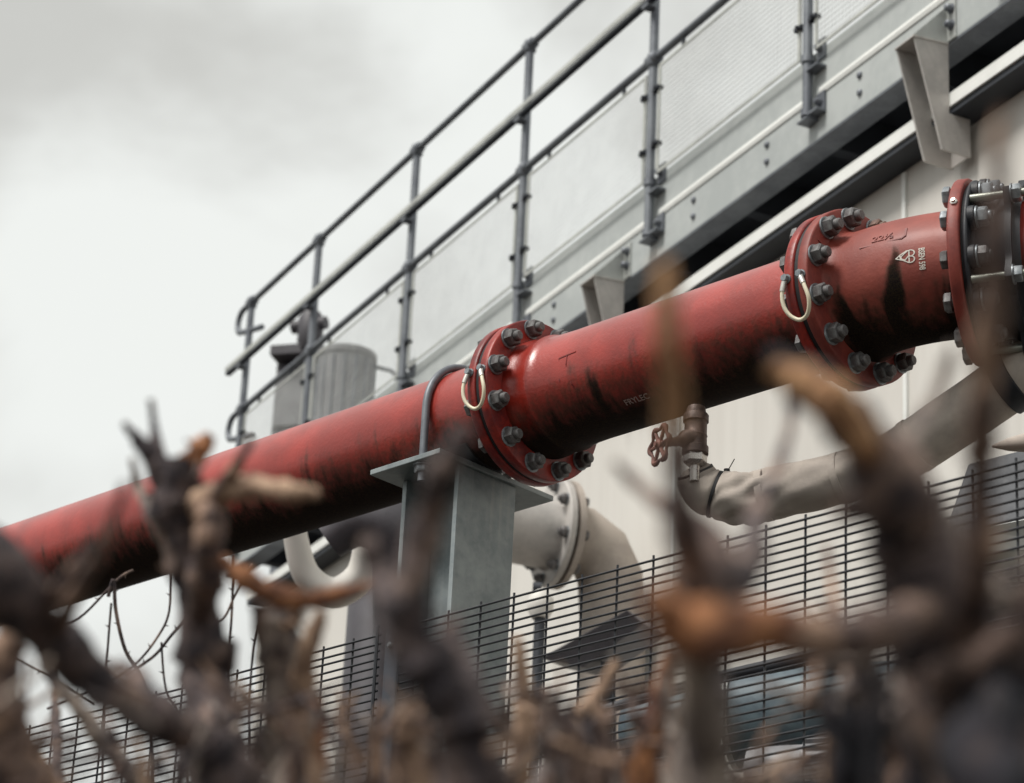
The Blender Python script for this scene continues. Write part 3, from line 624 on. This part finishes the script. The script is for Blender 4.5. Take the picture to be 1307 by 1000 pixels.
q = pts[i] + unit(UP * .8 - Rr * -.35 - F * .3) * rads[i]; m.lathe(q, UP, [(-.006, .007), (.008, .007)], 10); m.tube([q, q + A([.016, -.01, .03])], .0012, 5); part('tie_strap', m, M['gasket'], lg)
m = MB(); i = 8; tn = unit(pts[12] - pts[6]); m.lathe(pts[i], tn, [(-.002, rads[i] * .7), (-.003, rads[i] * 1.04), (.003, rads[i] * 1.06), (.004, rads[i] * .9)], 36, caps=False); part('end_band', m, M['gasket'], lg)
for i in (108,):
    m = MB(); tn = unit(pts[i + 1] - pts[i - 1]); m.lathe(pts[i], tn, [(-.022, rads[i] * 1.0), (-.02, rads[i] * 1.10), (.02, rads[i] * 1.10), (.022, rads[i] * 1.0)], 36, caps=False); part('black_band', m, M['black'], lg)
for i in (52, 71, 88):
    m = MB(); tn = unit(pts[i + 1] - pts[i - 1]); m.lathe(pts[i], unit(tn + UP * .06), [(-.009, rads[i] * 1.0), (-.008, rads[i] * 1.035), (.008, rads[i] * 1.035), (.009, rads[i] * 1.0)], 36, caps=False); part('tape_wrap', m, M['lag'], lg)
# ------------------------------------------------------------------ plant seen through the fence
def run(name, cat, label, ctrl, mat, k=20, n=6, partname='pipe_run', extra=None):
    sp_ = spline(ctrl, n); T = thing(name, label, cat, PX(*[float(x) for x in ctrl[len(ctrl) // 2][:3]]))
    m = MB(); m.tube([PX(a, b, z) for a, b, z, w_ in sp_], [w_ * z / f for a, b, z, w_ in sp_], k); part(partname, m, M[mat], T)
    if extra: extra(T)
    return T
ndir = unit(A([-.52, -.85, .02]))
c = PX(712, 682, 11.4); K = 1.24
sf = thing('silver_pipe', 'silver flanged pipe behind the column, its bolted joint facing left', 'pipe', c)
axs = unit(A([-.93, -.36, 0.]))
m = MB(); m.lathe(c, axs, [(.03, .125 * K), (.05, .118 * K), (.42 * K, .118 * K)], 40); part('barrel', m, M['duct'], sf)
m = MB(); m.lathe(c, axs, [(.008, .175 * K), (.03, .175 * K), (.034, .17 * K)], 48); part('flange', m, M['duct'], sf)
m = MB(); m.lathe(c, axs, [(-.035, .17 * K), (-.031, .175 * K), (-.008, .175 * K)], 48); part('flange', m, M['lag'], sf)
m = MB(); m.lathe(c, axs, [(-.0075, .15 * K), (.0075, .15 * K)], 32); part('gasket', m, M['gasket'], sf)
bolt_circle(sf, c + axs * .034, axs, 8, .148 * K, .3, .07)
m = MB(); m.tube([c - axs * .03, c - axs * .09, c - axs * .18 - UP * .05, c - axs * .23 - UP * .14, c - axs * .25 - UP * .34, c - axs * .25 - UP * 4.6], .105 * K, 28); part('elbow', m, M['lag'], sf)
m = MB(); m.tube([c + axs * .42 * K, c + axs * .5 * K - UP * .03, c + axs * .56 * K - UP * .18, c + axs * .56 * K - UP * 4.6], .115 * K, 24); part('riser', m, M['slate'], sf)
run('swan_neck_pipe', 'pipe', 'pale curved vent pipe under the red pipe at left of the column', [(372, 640, 9.4, 15), (378, 690, 9.4, 16), (392, 735, 9.4, 18), (425, 757, 9.4, 20), (458, 738, 9.4, 20), (470, 700, 9.4, 19), (478, 640, 9.4, 18), (482, 560, 9.4, 18)], 'cream')
run('dark_elbow', 'pipe', 'dark round elbow pipe left of the column behind the dead stems', [(420, 690, 9, 26), (455, 668, 9, 32), (495, 672, 9, 40), (520, 710, 9, 42), (520, 760, 9, 42), (518, 800, 9, 42), (516, 2400, 8.6, 40)], 'slate')
# angled dark duct
dd = thing('angled_duct', 'dark grey angled duct behind the fence right of the column', 'duct', PX(752, 815, 10.2))
m = MB(); m.prism([PX(690, 840, 10.2), PX(800, 778, 10.2), PX(822, 796, 10.2), PX(744, 852, 10.2)], A([.10, .3, .06])); part('casing', m, M['slate'], dd, .004)
m = MB(); m.beam(PX(776, 845, 10.25), PX(790, 2200, 10.0), .05, .05, up=F); part('leg', m, M['dark'], dd)
sv = thing('small_valve', 'small white valve fitting beside the column behind the fence', 'valve', PX(690, 772, 8.4))
m = MB(); q = PX(690, 772, 10); m.lathe(q - UP * .05, UP, [(0, .03), (.03, .045), (.07, .045), (.1, .02)], 20); part('body', m, M['cream'], sv)
m = MB(); m.lathe(q + UP * .06 - hx * .03, hx, [(0, .02), (.03, .02)], 12); m.tube([q - UP * .05, q - UP * 1.0, q - UP * 3.], .02, 12); part('stem', m, M['dark'], sv)
run('thin_dark_pipe', 'pipe', 'thin dark pipe rising to the right behind the wire fence', [(600, 950, 8, 5), (745, 913, 7.9, 6), (835, 888, 7.8, 7), (930, 862, 7.7, 8), (1010, 845, 7.6, 10), (1130, 812, 7.5, 11), (1300, 765, 7.4, 12)], 'dark', 12, 3)
tk = thing('pressure_vessel', 'blue-grey horizontal pressure vessel behind the fence at lower right', 'vessel', PX(1040, 900, 8.0))
c = PX(934, 920, 8.1); av = unit(A([.93, -.36, 0])); m = MB()
m.lathe(c, av, [(-.03, .02), (-.02, .06), (-.004, .095), (.0, .128), (.02, .138), (1.3, .138), (1.33, .09)], 40); part('shell', m, M['blue'], tk)
m = MB(); m.lathe(c, av, [(.008, .138), (.008, .146), (.022, .146), (.022, .138)], 40, caps=False); part('rim', m, M['galv'], tk)
for t_ in (.16, .42):
    m = MB(); m.prism([c + av * t_ - UP * .10 + A([.36, .93, 0]) * k2 for k2 in (-.09, .09)] + [c + av * t_ - UP * .9 + A([.36, .93, 0]) * k2 for k2 in (.13, -.13)], av * .03); part('saddle', m, M['grey'], tk)
m = MB(); m.beam(c + av * .12 - UP * .9, c + av * .5 - UP * 2.4, .06, .06, up=F); m.beam(c + av * .12 - UP * .9, c + av * .12 - UP * 3.2, .06, .06, up=F); part('frame', m, M['grey'], tk)
tk2 = thing('pump_housing', 'pale blue rounded pump housing behind the fence between dead stems', 'pump', PX(850, 935, 8.3))
c = PX(848, 935, 8.3); m = MB(); m.lathe(c - av * .1, av, [(-.03, .03), (-.01, .09), (.02, .11), (.18, .11), (.2, .08)], 32); part('casing', m, M['blue'], tk2)
m = MB(); m.beam(c - UP * .1, c - UP * 3.2, .1, .1, up=F); part('pedestal', m, M['grey'], tk2)
pm = thing('pump_motor', 'grey finned pump motor at the bottom behind the fence', 'motor', PX(990, 985, 7.8))
c = PX(955, 990, 7.8); m = MB(); m.lathe(c, av, [(0, .05), (.01, .075), (.16, .075), (.165, .085), (.3, .085), (.31, .04)], 28); part('casing', m, M['grey'], pm)
m = MB()
for a in np.linspace(0, 2 * math.pi, 19)[:-1]:
    r_ = UP * math.cos(a) + A([.36, .93, 0]) * math.sin(a); m.beam(c + av * .17 + r_ * .087, c + av * .295 + r_ * .087, .004, .02, up=r_)
part('fin', m, M['grey'], pm)
m = MB(); m.beam(c + av * .1 - UP * .08, c + av * .1 - UP * 3, .1, .1, up=F); part('pedestal', m, M['slate'], pm)
hp = thing('hopper', 'dark sloping steel hopper behind the fence at the right edge', 'hopper', PX(1260, 690, 7.4))
H0 = [PX(1236, 592, 7.6), PX(1420, 545, 7.4), PX(1420, 668, 7.2), PX(1196, 706, 7.4)]
m = MB(); m.prism(H0, A([.25, .5, -.05])); part('body', m, M['dark'], hp, .005)
m = MB(); m.prism([PX(1238, 676, 7.1), PX(1420, 640, 7.), PX(1420, 700, 7.), PX(1222, 706, 7.1)], A([.15, .2, 0])); part('rim', m, M['galv'], hp, .003)
m = MB(); m.beam(PX(1265, 710, 7.4), PX(1262, 2200, 7.), .09, .09, up=F); part('leg', m, M['dark'], hp)
cone = thing('drain_hopper', 'dark funnel shaped drain vessel behind the fence at the bottom right', 'vessel', PX(1165, 900, 7.6))
m = MB(); q = PX(1170, 890, 7.6); m.lathe(q, -UP, [(0, .06), (.005, .075), (.06, .085), (.3, .12), (2.9, .12)], 28); part('body', m, M['slate'], cone)
m = MB(); m.lathe(q, UP, [(-.012, .082), (.002, .082), (.006, .07)], 28); part('lid', m, M['grey'], cone)
lb = thing('pale_bellows', 'pale canvas bellows at the right edge under the lagged pipe', 'bellows', PX(1300, 565, 6.9))
m = MB(); q = PX(1266, 570, 6.9); m.lathe(q, unit(A([.93, -.36, .02])), [(0, .003), (.04, .016), (.12, .03), (.3, .04), (.6, .045)], 24); part('sleeve', m, M['lag'], lb)
m = MB(); m.tube([q + av * .45, q + av * .5 - UP * .3, q + av * .5 - UP * 3.2], .03, 12); part('drop_leg', m, M['rail'], lb)
# ------------------------------------------------------------------ dead shrubs in front of the fence
FGK = 1.35
class Shrub:
    def __init__(s, label, px, Z, name='dead_shrub'):
        Z = 1 / (.151 + (1 / Z - .151) * FGK)
        b = pt(px, 1000, Z); s.base = A([b[0], b[1], 0]); s.T = thing(name, label, 'shrub', s.base, 'leafless pruned shrubs before the fence'); s.r = random.Random(int(px * 7 + Z * 100))
    def stem(s, cs, mat='b_brown', Z=None, name='stem', knots=.16, down=False):
        """cs: (x, y, width px, Z); ends at the ground when down"""
        pl = [(x, y, 1 / (.151 + (1 / z - .151) * FGK), w_) for x, y, w_, z in cs]; sp_ = spline(pl, 7); r = s.r
        P_ = [PX(a, b, z) for a, b, z, w_ in sp_]; Rd = [w_ / 2 * z / f for a, b, z, w_ in sp_]
        if down:
            e = P_[-1]; g = A([e[0] + r.uniform(-.05, .05), e[1] + r.uniform(-.05, .05), -.05]); n = max(4, int(e[2] / .06))
            P_ += [e + (g - e) * t_ + A([math.sin(t_ * 5 + e[0] * 9), math.cos(t_ * 4 + e[0] * 7), 0]) * .02 * math.sin(t_ * 3.14) for t_ in np.linspace(0, 1, n)[1:]]; Rd += [Rd[-1] * (1 + .4 * t_) for t_ in np.linspace(0, 1, n)[1:]]
        f1, f2, p1, p2 = r.uniform(.5, .9), r.uniform(1.6, 2.8), r.uniform(0, 6), r.uniform(0, 6)
        kn = [1 + knots * (math.sin(i * f1 + p1) * .6 + max(0, math.sin(i * f2 * .35 + p2)) ** 6 * 1.3) for i in range(len(P_))]
        P_ = [p + A([r.gauss(0, 1), r.gauss(0, 1), r.gauss(0, 1)]) * q * .10 for p, q in zip(P_, Rd)]
        rg = [r.uniform(-.13, .13) for j in range(12)]; jt = [[1 + rg[j] * math.sin(i * .35 + j) + r.uniform(-.09, .09) for j in range(12)] for i in range(len(P_))]
        m = MB(); m.tube(P_, [a * b for a, b in zip(Rd, kn)], 12, jit=lambda i, j: jt[i][j]); return part(name, m, M[mat], s.T, sharp=75)
def twigs(S, x, y, n, Z, mats_, spread=(-80, 80), L=(30, 90), w=(4, 10), seed=1, base=-90, fork=True):
    """short forked side shoots leaving (x, y); directions in degrees round straight up"""
    r = random.Random(seed)
    for i in range(n):
        a = math.radians(base + r.uniform(*spread)); l = r.uniform(*L); ww = r.uniform(*w); cx, cy = x + r.uniform(-12, 12), y + r.uniform(-14, 14); k_ = r.uniform(-.5, .5); pp = [(cx, cy, ww * 1.5, Z)]
        for q in range(3): a += k_ * .5 + r.uniform(-.35, .35); cx += math.cos(a) * l / 3; cy += math.sin(a) * l / 3; pp.append((cx, cy, ww * (1.15 - q * .22), Z + r.uniform(-.04, .04)))
        m_ = mats_[r.randrange(len(mats_))]; S.stem(pp[::-1], m_, name='twig', knots=.22)
        if fork and r.random() < .65:
            b = a + r.choice((-1, 1)) * r.uniform(.5, 1.1); q = pp[2]; S.stem([(q[0] + math.cos(b) * l * .4, q[1] + math.sin(b) * l * .4, ww * .6, Z), (q[0] + math.cos(b) * l * .2, q[1] + math.sin(b) * l * .22, ww * .75, Z), (q[0], q[1], ww * .9, Z)], m_, name='twig')
S1 = Shrub('tall knobbly dead stump with forked tip crossing the left end of the red pipe', 260, 3.0)
S1.stem([(232, 600, 52, 3.0), (228, 650, 74, 3.0), (238, 700, 62, 3.0), (250, 760, 56, 3.0), (262, 850, 62, 3.0), (275, 940, 74, 2.95), (292, 1040, 84, 2.9)], 'b_dark', down=True)
S1.stem([(158, 540, 8, 3.0), (172, 556, 14, 3.0), (192, 582, 26, 3.0), (222, 625, 46, 3.0), (235, 670, 40, 3.0)], 'b_dark', name='branch')
S1.stem([(192, 510, 7, 3.02), (197, 545, 11, 3.02), (203, 580, 20, 3.0), (222, 625, 30, 3.0)], 'b_dark', name='branch')
S1.stem([(270, 556, 14, 3.0), (255, 572, 26, 3.0), (238, 600, 34, 3.0), (230, 640, 34, 3.0)], 'b_orange', name='branch')
S1.stem([(168, 585, 7, 3.05), (178, 625, 13, 3.05), (198, 660, 22, 3.0), (226, 690, 34, 3.0)], 'b_grey', name='branch')
S1.stem([(404, 630, 17, 2.85), (370, 628, 25, 2.85), (325, 622, 28, 2.9), (280, 630, 34, 2.95), (242, 660, 38, 3.0)], 'b_tan', name='branch')
S1.stem([(322, 560, 9, 2.9), (304, 590, 15, 2.9), (275, 640, 24, 2.95), (245, 690, 30, 3.0)], 'b_brown', name='branch')
S1.stem([(262, 640, 30, 2.95), (268, 690, 40, 2.93), (262, 740, 42, 2.95), (256, 790, 40, 3.0)], 'b_brown', name='branch')
S2 = Shrub('thick dark leaning stem crossing the lower left corner diagonally', 200, 2.5)
S2.stem([(-60, 700, 105, 2.4), (0, 745, 86, 2.4), (60, 805, 66, 2.45), (120, 868, 54, 2.5), (190, 915, 50, 2.55), (262, 950, 60, 2.6), (320, 1040, 80, 2.6)], 'b_dark', down=True)
S2.stem([(115, 690, 10, 2.4), (95, 725, 18, 2.4), (60, 770, 26, 2.42), (40, 800, 30, 2.45)], 'b_brown', name='branch')
S2.stem([(160, 620, 12, 2.3), (135, 690, 17, 2.32), (95, 760, 22, 2.38), (70, 810, 30, 2.45)], 'b_brown', name='branch')
S2.stem([(150, 845, 8, 2.7), (176, 860, 18, 2.6), (186, 890, 30, 2.56), (210, 925, 40, 2.56)], 'b_dark', name='branch')
S3 = Shrub('reddish brown dead stem at the left edge of the view', 10, 2.7)
S3.stem([(20, 780, 16, 2.7), (8, 830, 40, 2.7), (4, 900, 56, 2.7), (14, 970, 74, 2.7), (20, 1060, 90, 2.7)], 'b_brown', down=True)
S3.stem([(50, 830, 10, 3.2), (66, 870, 12, 3.2), (100, 905, 20, 3.2), (150, 968, 26, 3.2), (200, 1030, 30, 3.2)], 'b_grey', name='branch')
S3.stem([(66, 820, 7, 4.3), (70, 880, 9, 4.2), (72, 950, 14, 4.0), (76, 1040, 20, 3.9)], 'b_dark', name='branch', down=True)
S4 = Shrub('pale brown split stump with an orange side shoot left of the column', 370, 3.0)
S4.stem([(365, 765, 34, 3.0), (356, 810, 52, 3.0), (362, 870, 56, 3.0), (368, 950, 66, 3.0), (370, 1050, 84, 2.95)], 'b_grey', down=True)
S4.stem([(280, 712, 12, 2.9), (300, 730, 24, 2.9), (335, 752, 28, 2.9), (380, 766, 27, 2.9), (430, 760, 20, 2.9), (475, 745, 10, 2.9)], 'b_orange', name='branch')
S4.stem([(412, 780, 14, 2.95), (394, 830, 26, 2.95), (382, 890, 32, 2.97), (375, 960, 36, 3.0)], 'b_tan', name='branch')
S4.stem([(330, 770, 22, 3.0), (340, 810, 30, 3.0), (352, 860, 34, 3.0)], 'b_brown', name='branch')
S4.stem([(403, 900, 22, 3.1), (400, 950, 30, 3.1), (394, 1040, 38, 3.1)], 'b_orange', down=True)
S5 = Shrub('dark blurred stem rising in front of the galvanised column', 580, 2.1)
S5.stem([(592, 540, 18, 2.05), (572, 590, 32, 2.05), (550, 650, 38, 2.1), (528, 720, 44, 2.1), (520, 790, 56, 2.1), (545, 850, 66, 2.1), (585, 910, 76, 2.1), (605, 980, 84, 2.1), (610, 1060, 90, 2.1)], 'b_dark', down=True)
S5.stem([(470, 690, 24, 2.2), (488, 740, 36, 2.2), (512, 800, 44, 2.15), (540, 860, 50, 2.1)], 'b_dark', name='branch')
S5.stem([(575, 800, 22, 2.2), (590, 850, 36, 2.15), (600, 910, 50, 2.1)], 'b_dark', name='branch')
S5.stem([(528, 905, 26, 2.4), (520, 950, 38, 2.4), (530, 1040, 50, 2.4)], 'b_tan', down=True)
S6 = Shrub('cluster of tan and grey cut shoots at bottom centre before the fence', 720, 3.1)
S6.stem([(661, 815, 13, 3.1), (667, 870, 20, 3.1), (668, 930, 26, 3.1), (660, 1040, 34, 3.1)], 'b_tan', down=True)
S6.stem([(788, 842, 10, 3.1), (765, 885, 19, 3.1), (738, 935, 30, 3.1), (716, 1000, 42, 3.1), (710, 1060, 60, 3.1)], 'b_tan', down=True)
S6.stem([(700, 900, 30, 3.0), (718, 945, 56, 3.0), (722, 1000, 70, 3.0), (725, 1060, 80, 3.0)], 'b_grey', down=True)
S6.stem([(750, 920, 22, 3.0), (772, 960, 40, 3.0), (780, 1040, 54, 3.0)], 'b_brown', down=True)
S6.stem([(856, 835, 18, 2.8), (842, 890, 26, 2.8), (826, 950, 34, 2.8), (806, 1050, 48, 2.8)], 'b_orange', down=True)
S6.stem([(697, 880, 8, 3.2), (692, 905, 14, 3.2), (700, 950, 22, 3.1)], 'b_brown', name='branch')
S7 = Shrub('upright amber shoot glowing out of focus across the straight red pipe', 880, 1.7)
S7.stem([(846, 335, 18, 1.62), (852, 370, 30, 1.62), (852, 430, 33, 1.62), (857, 500, 33, 1.64), (861, 560, 32, 1.66)], 'b_gold', name='branch')
S7.stem([(860, 540, 30, 1.66), (866, 610, 34, 1.66), (876, 680, 46, 1.68), (886, 740, 64, 1.7), (884, 790, 74, 1.7), (886, 830, 60, 1.7)], 'b_brown', name='branch')
S7.stem([(884, 790, 60, 1.72), (890, 880, 60, 1.72), (900, 960, 66, 1.75), (905, 1060, 76, 1.75)], 'b_grey', down=True)
S7.stem([(838, 772, 44, 1.66), (856, 792, 64, 1.66), (900, 806, 70, 1.67), (960, 800, 62, 1.69), (1010, 803, 50, 1.70)], 'b_orange', name='branch')
S7.stem([(925, 806, 74, 1.7), (985, 803, 66, 1.72), (1045, 815, 56, 1.74), (1100, 812, 56, 1.76), (1150, 792, 50, 1.79), (1185, 775, 40, 1.85)], 'b_brown', name='branch')
S7.stem([(786, 592, 9, 2.1), (806, 612, 14, 2.1), (840, 640, 20, 2.05), (880, 668, 34, 1.95), (915, 700, 46, 1.85), (905, 760, 50, 1.75)], 'b_brown', name='branch')
S7.stem([(1006, 480, 8, 2.3), (1010, 530, 13, 2.3), (996, 590, 14, 2.2), (968, 650, 22, 2.1), (960, 700, 40, 2.0), (930, 760, 52, 1.85)], 'b_dark', name='branch')
S8 = Shrub('heavy dark forked trunk with amber elbow filling the lower right', 1200, 1.9)
S8.stem([(985, 458, 26, 1.85), (1020, 484, 50, 1.85), (1062, 514, 60, 1.85), (1104, 560, 72, 1.85), (1135, 620, 92, 1.87), (1160, 690, 104, 1.9), (1185, 770, 112, 1.9), (1215, 850, 134, 1.9), (1250, 930, 160, 1.9), (1280, 1060, 190, 1.9)], 'b_dark', down=True)
S8.stem([(985, 470, 20, 1.84), (1010, 484, 36, 1.84), (1050, 500, 46, 1.83), (1088, 540, 44, 1.83), (1116, 590, 30, 1.85)], 'b_gold', name='branch')
S8.stem([(1216, 440, 8, 2.0), (1198, 500, 20, 2.0), (1165, 560, 26, 1.95), (1140, 620, 34, 1.9)], 'b_grey', name='branch')
S8.stem([(1277, 140, 12, 1.7), (1274, 220, 22, 1.7), (1270, 320, 30, 1.7), (1264, 420, 36, 1.72), (1254, 520, 38, 1.75), (1250, 620, 36, 1.8), (1250, 720, 46, 1.82), (1240, 820, 60, 1.88), (1236, 900, 80, 1.9)], 'b_brown', name='branch')
S8.stem([(1340, 740, 40, 1.8), (1300, 810, 44, 1.8), (1250, 850, 48, 1.82), (1200, 870, 50, 1.85)], 'b_brown', name='branch')
S8.stem([(1180, 640, 50, 1.95), (1200, 700, 70, 1.95), (1215, 780, 80, 1.93), (1225, 860, 90, 1.9)], 'b_grey', name='branch')
S8.stem([(1330, 850, 120, 1.7), (1310, 920, 150, 1.7), (1300, 1060, 190, 1.7)], 'b_black', down=True)
S9 = Shrub('twin grey stems between the amber shoot and the heavy trunk', 1060, 2.3)
S9.stem([(1104, 830, 34, 2.3), (1098, 890, 50, 2.3), (1092, 960, 60, 2.3), (1086, 1060, 70, 2.3)], 'b_grey', down=True)
S9.stem([(906, 850, 40, 2.2), (912, 910, 46, 2.2), (880, 970, 54, 2.2), (862, 1060, 66, 2.2)], 'b_grey', down=True)
S9.stem([(1055, 700, 8, 2.6), (1066, 770, 13, 2.5), (1086, 850, 20, 2.4), (1094, 920, 30, 2.35)], 'b_brown', name='branch')
S9.stem([(1180, 880, 30, 2.4), (1170, 940, 44, 2.4), (1166, 1050, 60, 2.4)], 'b_brown', down=True)
S10 = Shrub('low tangle of snapped and forked twigs along the bottom centre', 560, 2.8)
S11 = Shrub('dense dark thicket of thin twigs in the bottom right corner', 1200, 2.5)
S12 = Shrub('thin grey brown twigs tangled in the bottom left corner', 130, 2.9)
rr = random.Random(11)
mats = ['b_dark', 'b_brown', 'b_grey', 'b_brown', 'b_tan', 'b_dark', 'b_grey', 'b_brown']
for i in range(40):
    x = 330 + i * 16.5 + rr.uniform(-14, 14); top = rr.uniform(880, 985) if x < 900 else rr.uniform(985, 1010); Z = rr.uniform(2.1, 3.3); w_ = rr.uniform(13, 30); lean = rr.uniform(-45, 45)
    S10.stem([(x + lean, top, w_ * .62, Z), (x + lean * .7 + rr.uniform(-6, 6), top + 30, w_ * .8, Z), (x + lean * .3 + rr.uniform(-8, 8), top + 75, w_, Z), (x, 1060, w_ * 1.2, Z)], mats[rr.randrange(8)], down=True, knots=.24)
for i, (x, y) in enumerate([(350, 905), (430, 930), (470, 960), (505, 925), (560, 960), (640, 940), (700, 925), (760, 950), (815, 930), (870, 955)]): twigs(S10, x, y, 3, rr.uniform(2.3, 3.1), mats, seed=i + 3, L=(40, 100), w=(5, 10))
for i in range(22):
    x = 1050 + i * 12.5 + rr.uniform(-12, 12); top = rr.uniform(820, 960) - max(0, x - 1150) * .25; Z = rr.uniform(1.8, 2.8); w_ = rr.uniform(18, 38); lean = rr.uniform(-50, 50)
    S11.stem([(x + lean, top, w_ * .6, Z), (x + lean * .6 + rr.uniform(-8, 8), top + 45, w_ * .85, Z), (x + lean * .3, top + 110, w_, Z), (x, 1070, w_ * 1.2, Z)], ['b_black', 'b_black', 'b_brown', 'b_black'][rr.randrange(4)], down=True, knots=.24)
for i, (x, y) in enumerate([(1040, 900), (1090, 870), (1130, 930), (1180, 850), (1230, 800), (1280, 770), (1290, 860), (1210, 920)]): twigs(S11, x, y, 4, rr.uniform(2.0, 2.7), ['b_dark', 'b_brown', 'b_grey'], seed=i + 31, L=(50, 130), w=(7, 15))
for i in range(12):
    x = 5 + i * 27 + rr.uniform(-10, 10); top = rr.uniform(900, 985); Z = rr.uniform(2.5, 3.6); w_ = rr.uniform(9, 20); lean = rr.uniform(-50, 50)
    S12.stem([(x + lean, top, w_ * .6, Z), (x + lean * .5, top + 40, w_ * .8, Z), (x, 1060, w_ * 1.2, Z)], mats[rr.randrange(8)], down=True, knots=.24)
for i, (x, y) in enumerate([(20, 900), (60, 950), (150, 960), (290, 950)]): twigs(S12, x, y, 3, 2.9, mats, seed=i + 61, L=(40, 90), w=(4, 8))
for S_, xa, xb, ya, yb, n_ in ((S12, 0, 330, 880, 1000, 14), (S10, 330, 960, 880, 1010, 34), (S11, 960, 1307, 820, 1010, 24)):
    for i in range(n_):
        x, y = rr.uniform(xa, xb), rr.uniform(ya, yb); x, y = (x, max(y, 985)) if 915 < x < 1085 else (x, y); a = rr.uniform(-1.25, 1.25); l = rr.uniform(60, 150); Z = rr.uniform(2.0, 3.2); ww = rr.uniform(4, 11) * (1.3 if S_ is S11 else 1)
        dx, dy = math.sin(a) * l / 2, math.cos(a) * l / 2; cv = rr.uniform(-14, 14)
        S_.stem([(x + dx, y - dy, ww * .6, Z), (x + dx * .4 + cv * .6, y - dy * .4 + rr.uniform(-5, 5), ww * .85, Z), (x - dx * .4 + cv, y + dy * .4 + rr.uniform(-5, 5), ww, Z), (x - dx, y + dy, ww * 1.2, Z)], mats[rr.randrange(8)], name='twig', knots=.22)
twigs(S1, 240, 640, 4, 3.0, ['b_dark', 'b_brown'], seed=7, L=(40, 90), w=(5, 9), spread=(-100, 100)); twigs(S1, 255, 800, 3, 3.0, ['b_brown', 'b_grey'], seed=8, spread=(-90, 90))
twigs(S4, 370, 800, 4, 3.0, ['b_brown', 'b_tan', 'b_grey'], seed=9, L=(30, 70)); twigs(S5, 545, 850, 3, 2.15, ['b_dark', 'b_brown'], seed=10, L=(60, 120), w=(8, 14))
twigs(S7, 884, 780, 3, 1.75, ['b_brown', 'b_dark'], seed=12, L=(60, 130), w=(7, 12)); twigs(S8, 1165, 700, 4, 1.9, ['b_dark', 'b_brown', 'b_grey'], seed=14, L=(60, 140), w=(8, 15)); twigs(S8, 1200, 820, 3, 1.9, ['b_dark', 'b_brown'], seed=15, L=(60, 140), w=(8, 15))
twigs(S2, 180, 905, 3, 2.55, ['b_dark', 'b_brown'], seed=16, L=(30, 80), w=(4, 8)); twigs(S6, 722, 960, 4, 3.0, ['b_grey', 'b_tan', 'b_brown'], seed=17, L=(40, 90), w=(5, 9))
# bramble runners
br = thing('bramble', 'thin arching bramble runners with thorns between the red pipe and fence at left', 'bramble', A([*pt(180, 900, 5.3)[:2], 0]))
def runner(cs, w_=3.0, Z=5.3, down=False):
    sp_ = spline([(x, y, Z + (dz[0] if dz else 0), w_) for x, y, *dz in cs], 6); m = MB(); P_ = [PX(a, b, z) for a, b, z, q in sp_]
    if down: P_.append(A([P_[-1][0], P_[-1][1], -.03]))
    m.tube(P_, w_ / 2 * Z / f, 7)
    for i in range(4, len(P_) - 2, 5):
        t_ = unit(P_[i + 1] - P_[i]); sd_ = unit(np.cross(t_, F)) * (1 if i % 2 else -1); m.tube([P_[i], P_[i] + sd_ * .008 - t_ * .004], [.0022, .0003], 5)
    part('runner', m, M['b_dark'], br)
runner([(138, 762), (145, 740), (148, 780), (160, 830), (180, 862), (190, 900), (196, 1010)], 5, down=True)
runner([(217, 722), (216, 780), (200, 815), (170, 850), (120, 880), (60, 905)], 3.2)
runner([(236, 790), (218, 812), (196, 838), (160, 862)], 4)
runner([(142, 770), (138, 820), (134, 880), (130, 1010)], 3.2, down=True)
runner([(206, 820), (212, 880), (232, 920), (240, 1010)], 3, down=True)
runner([(298, 708), (296, 780), (292, 850), (296, 930), (300, 1010)], 3.4, down=True)
runner([(322, 720), (300, 760), (285, 790), (262, 800), (238, 830)], 3.2)
runner([(60, 800), (100, 790), (150, 740), (170, 728)], 3.2)
runner([(330, 790), (322, 840), (318, 930), (322, 1010)], 3, down=True)
runner([(20, 840), (70, 868), (120, 900)], 3)
bpy.context.view_layer.update()
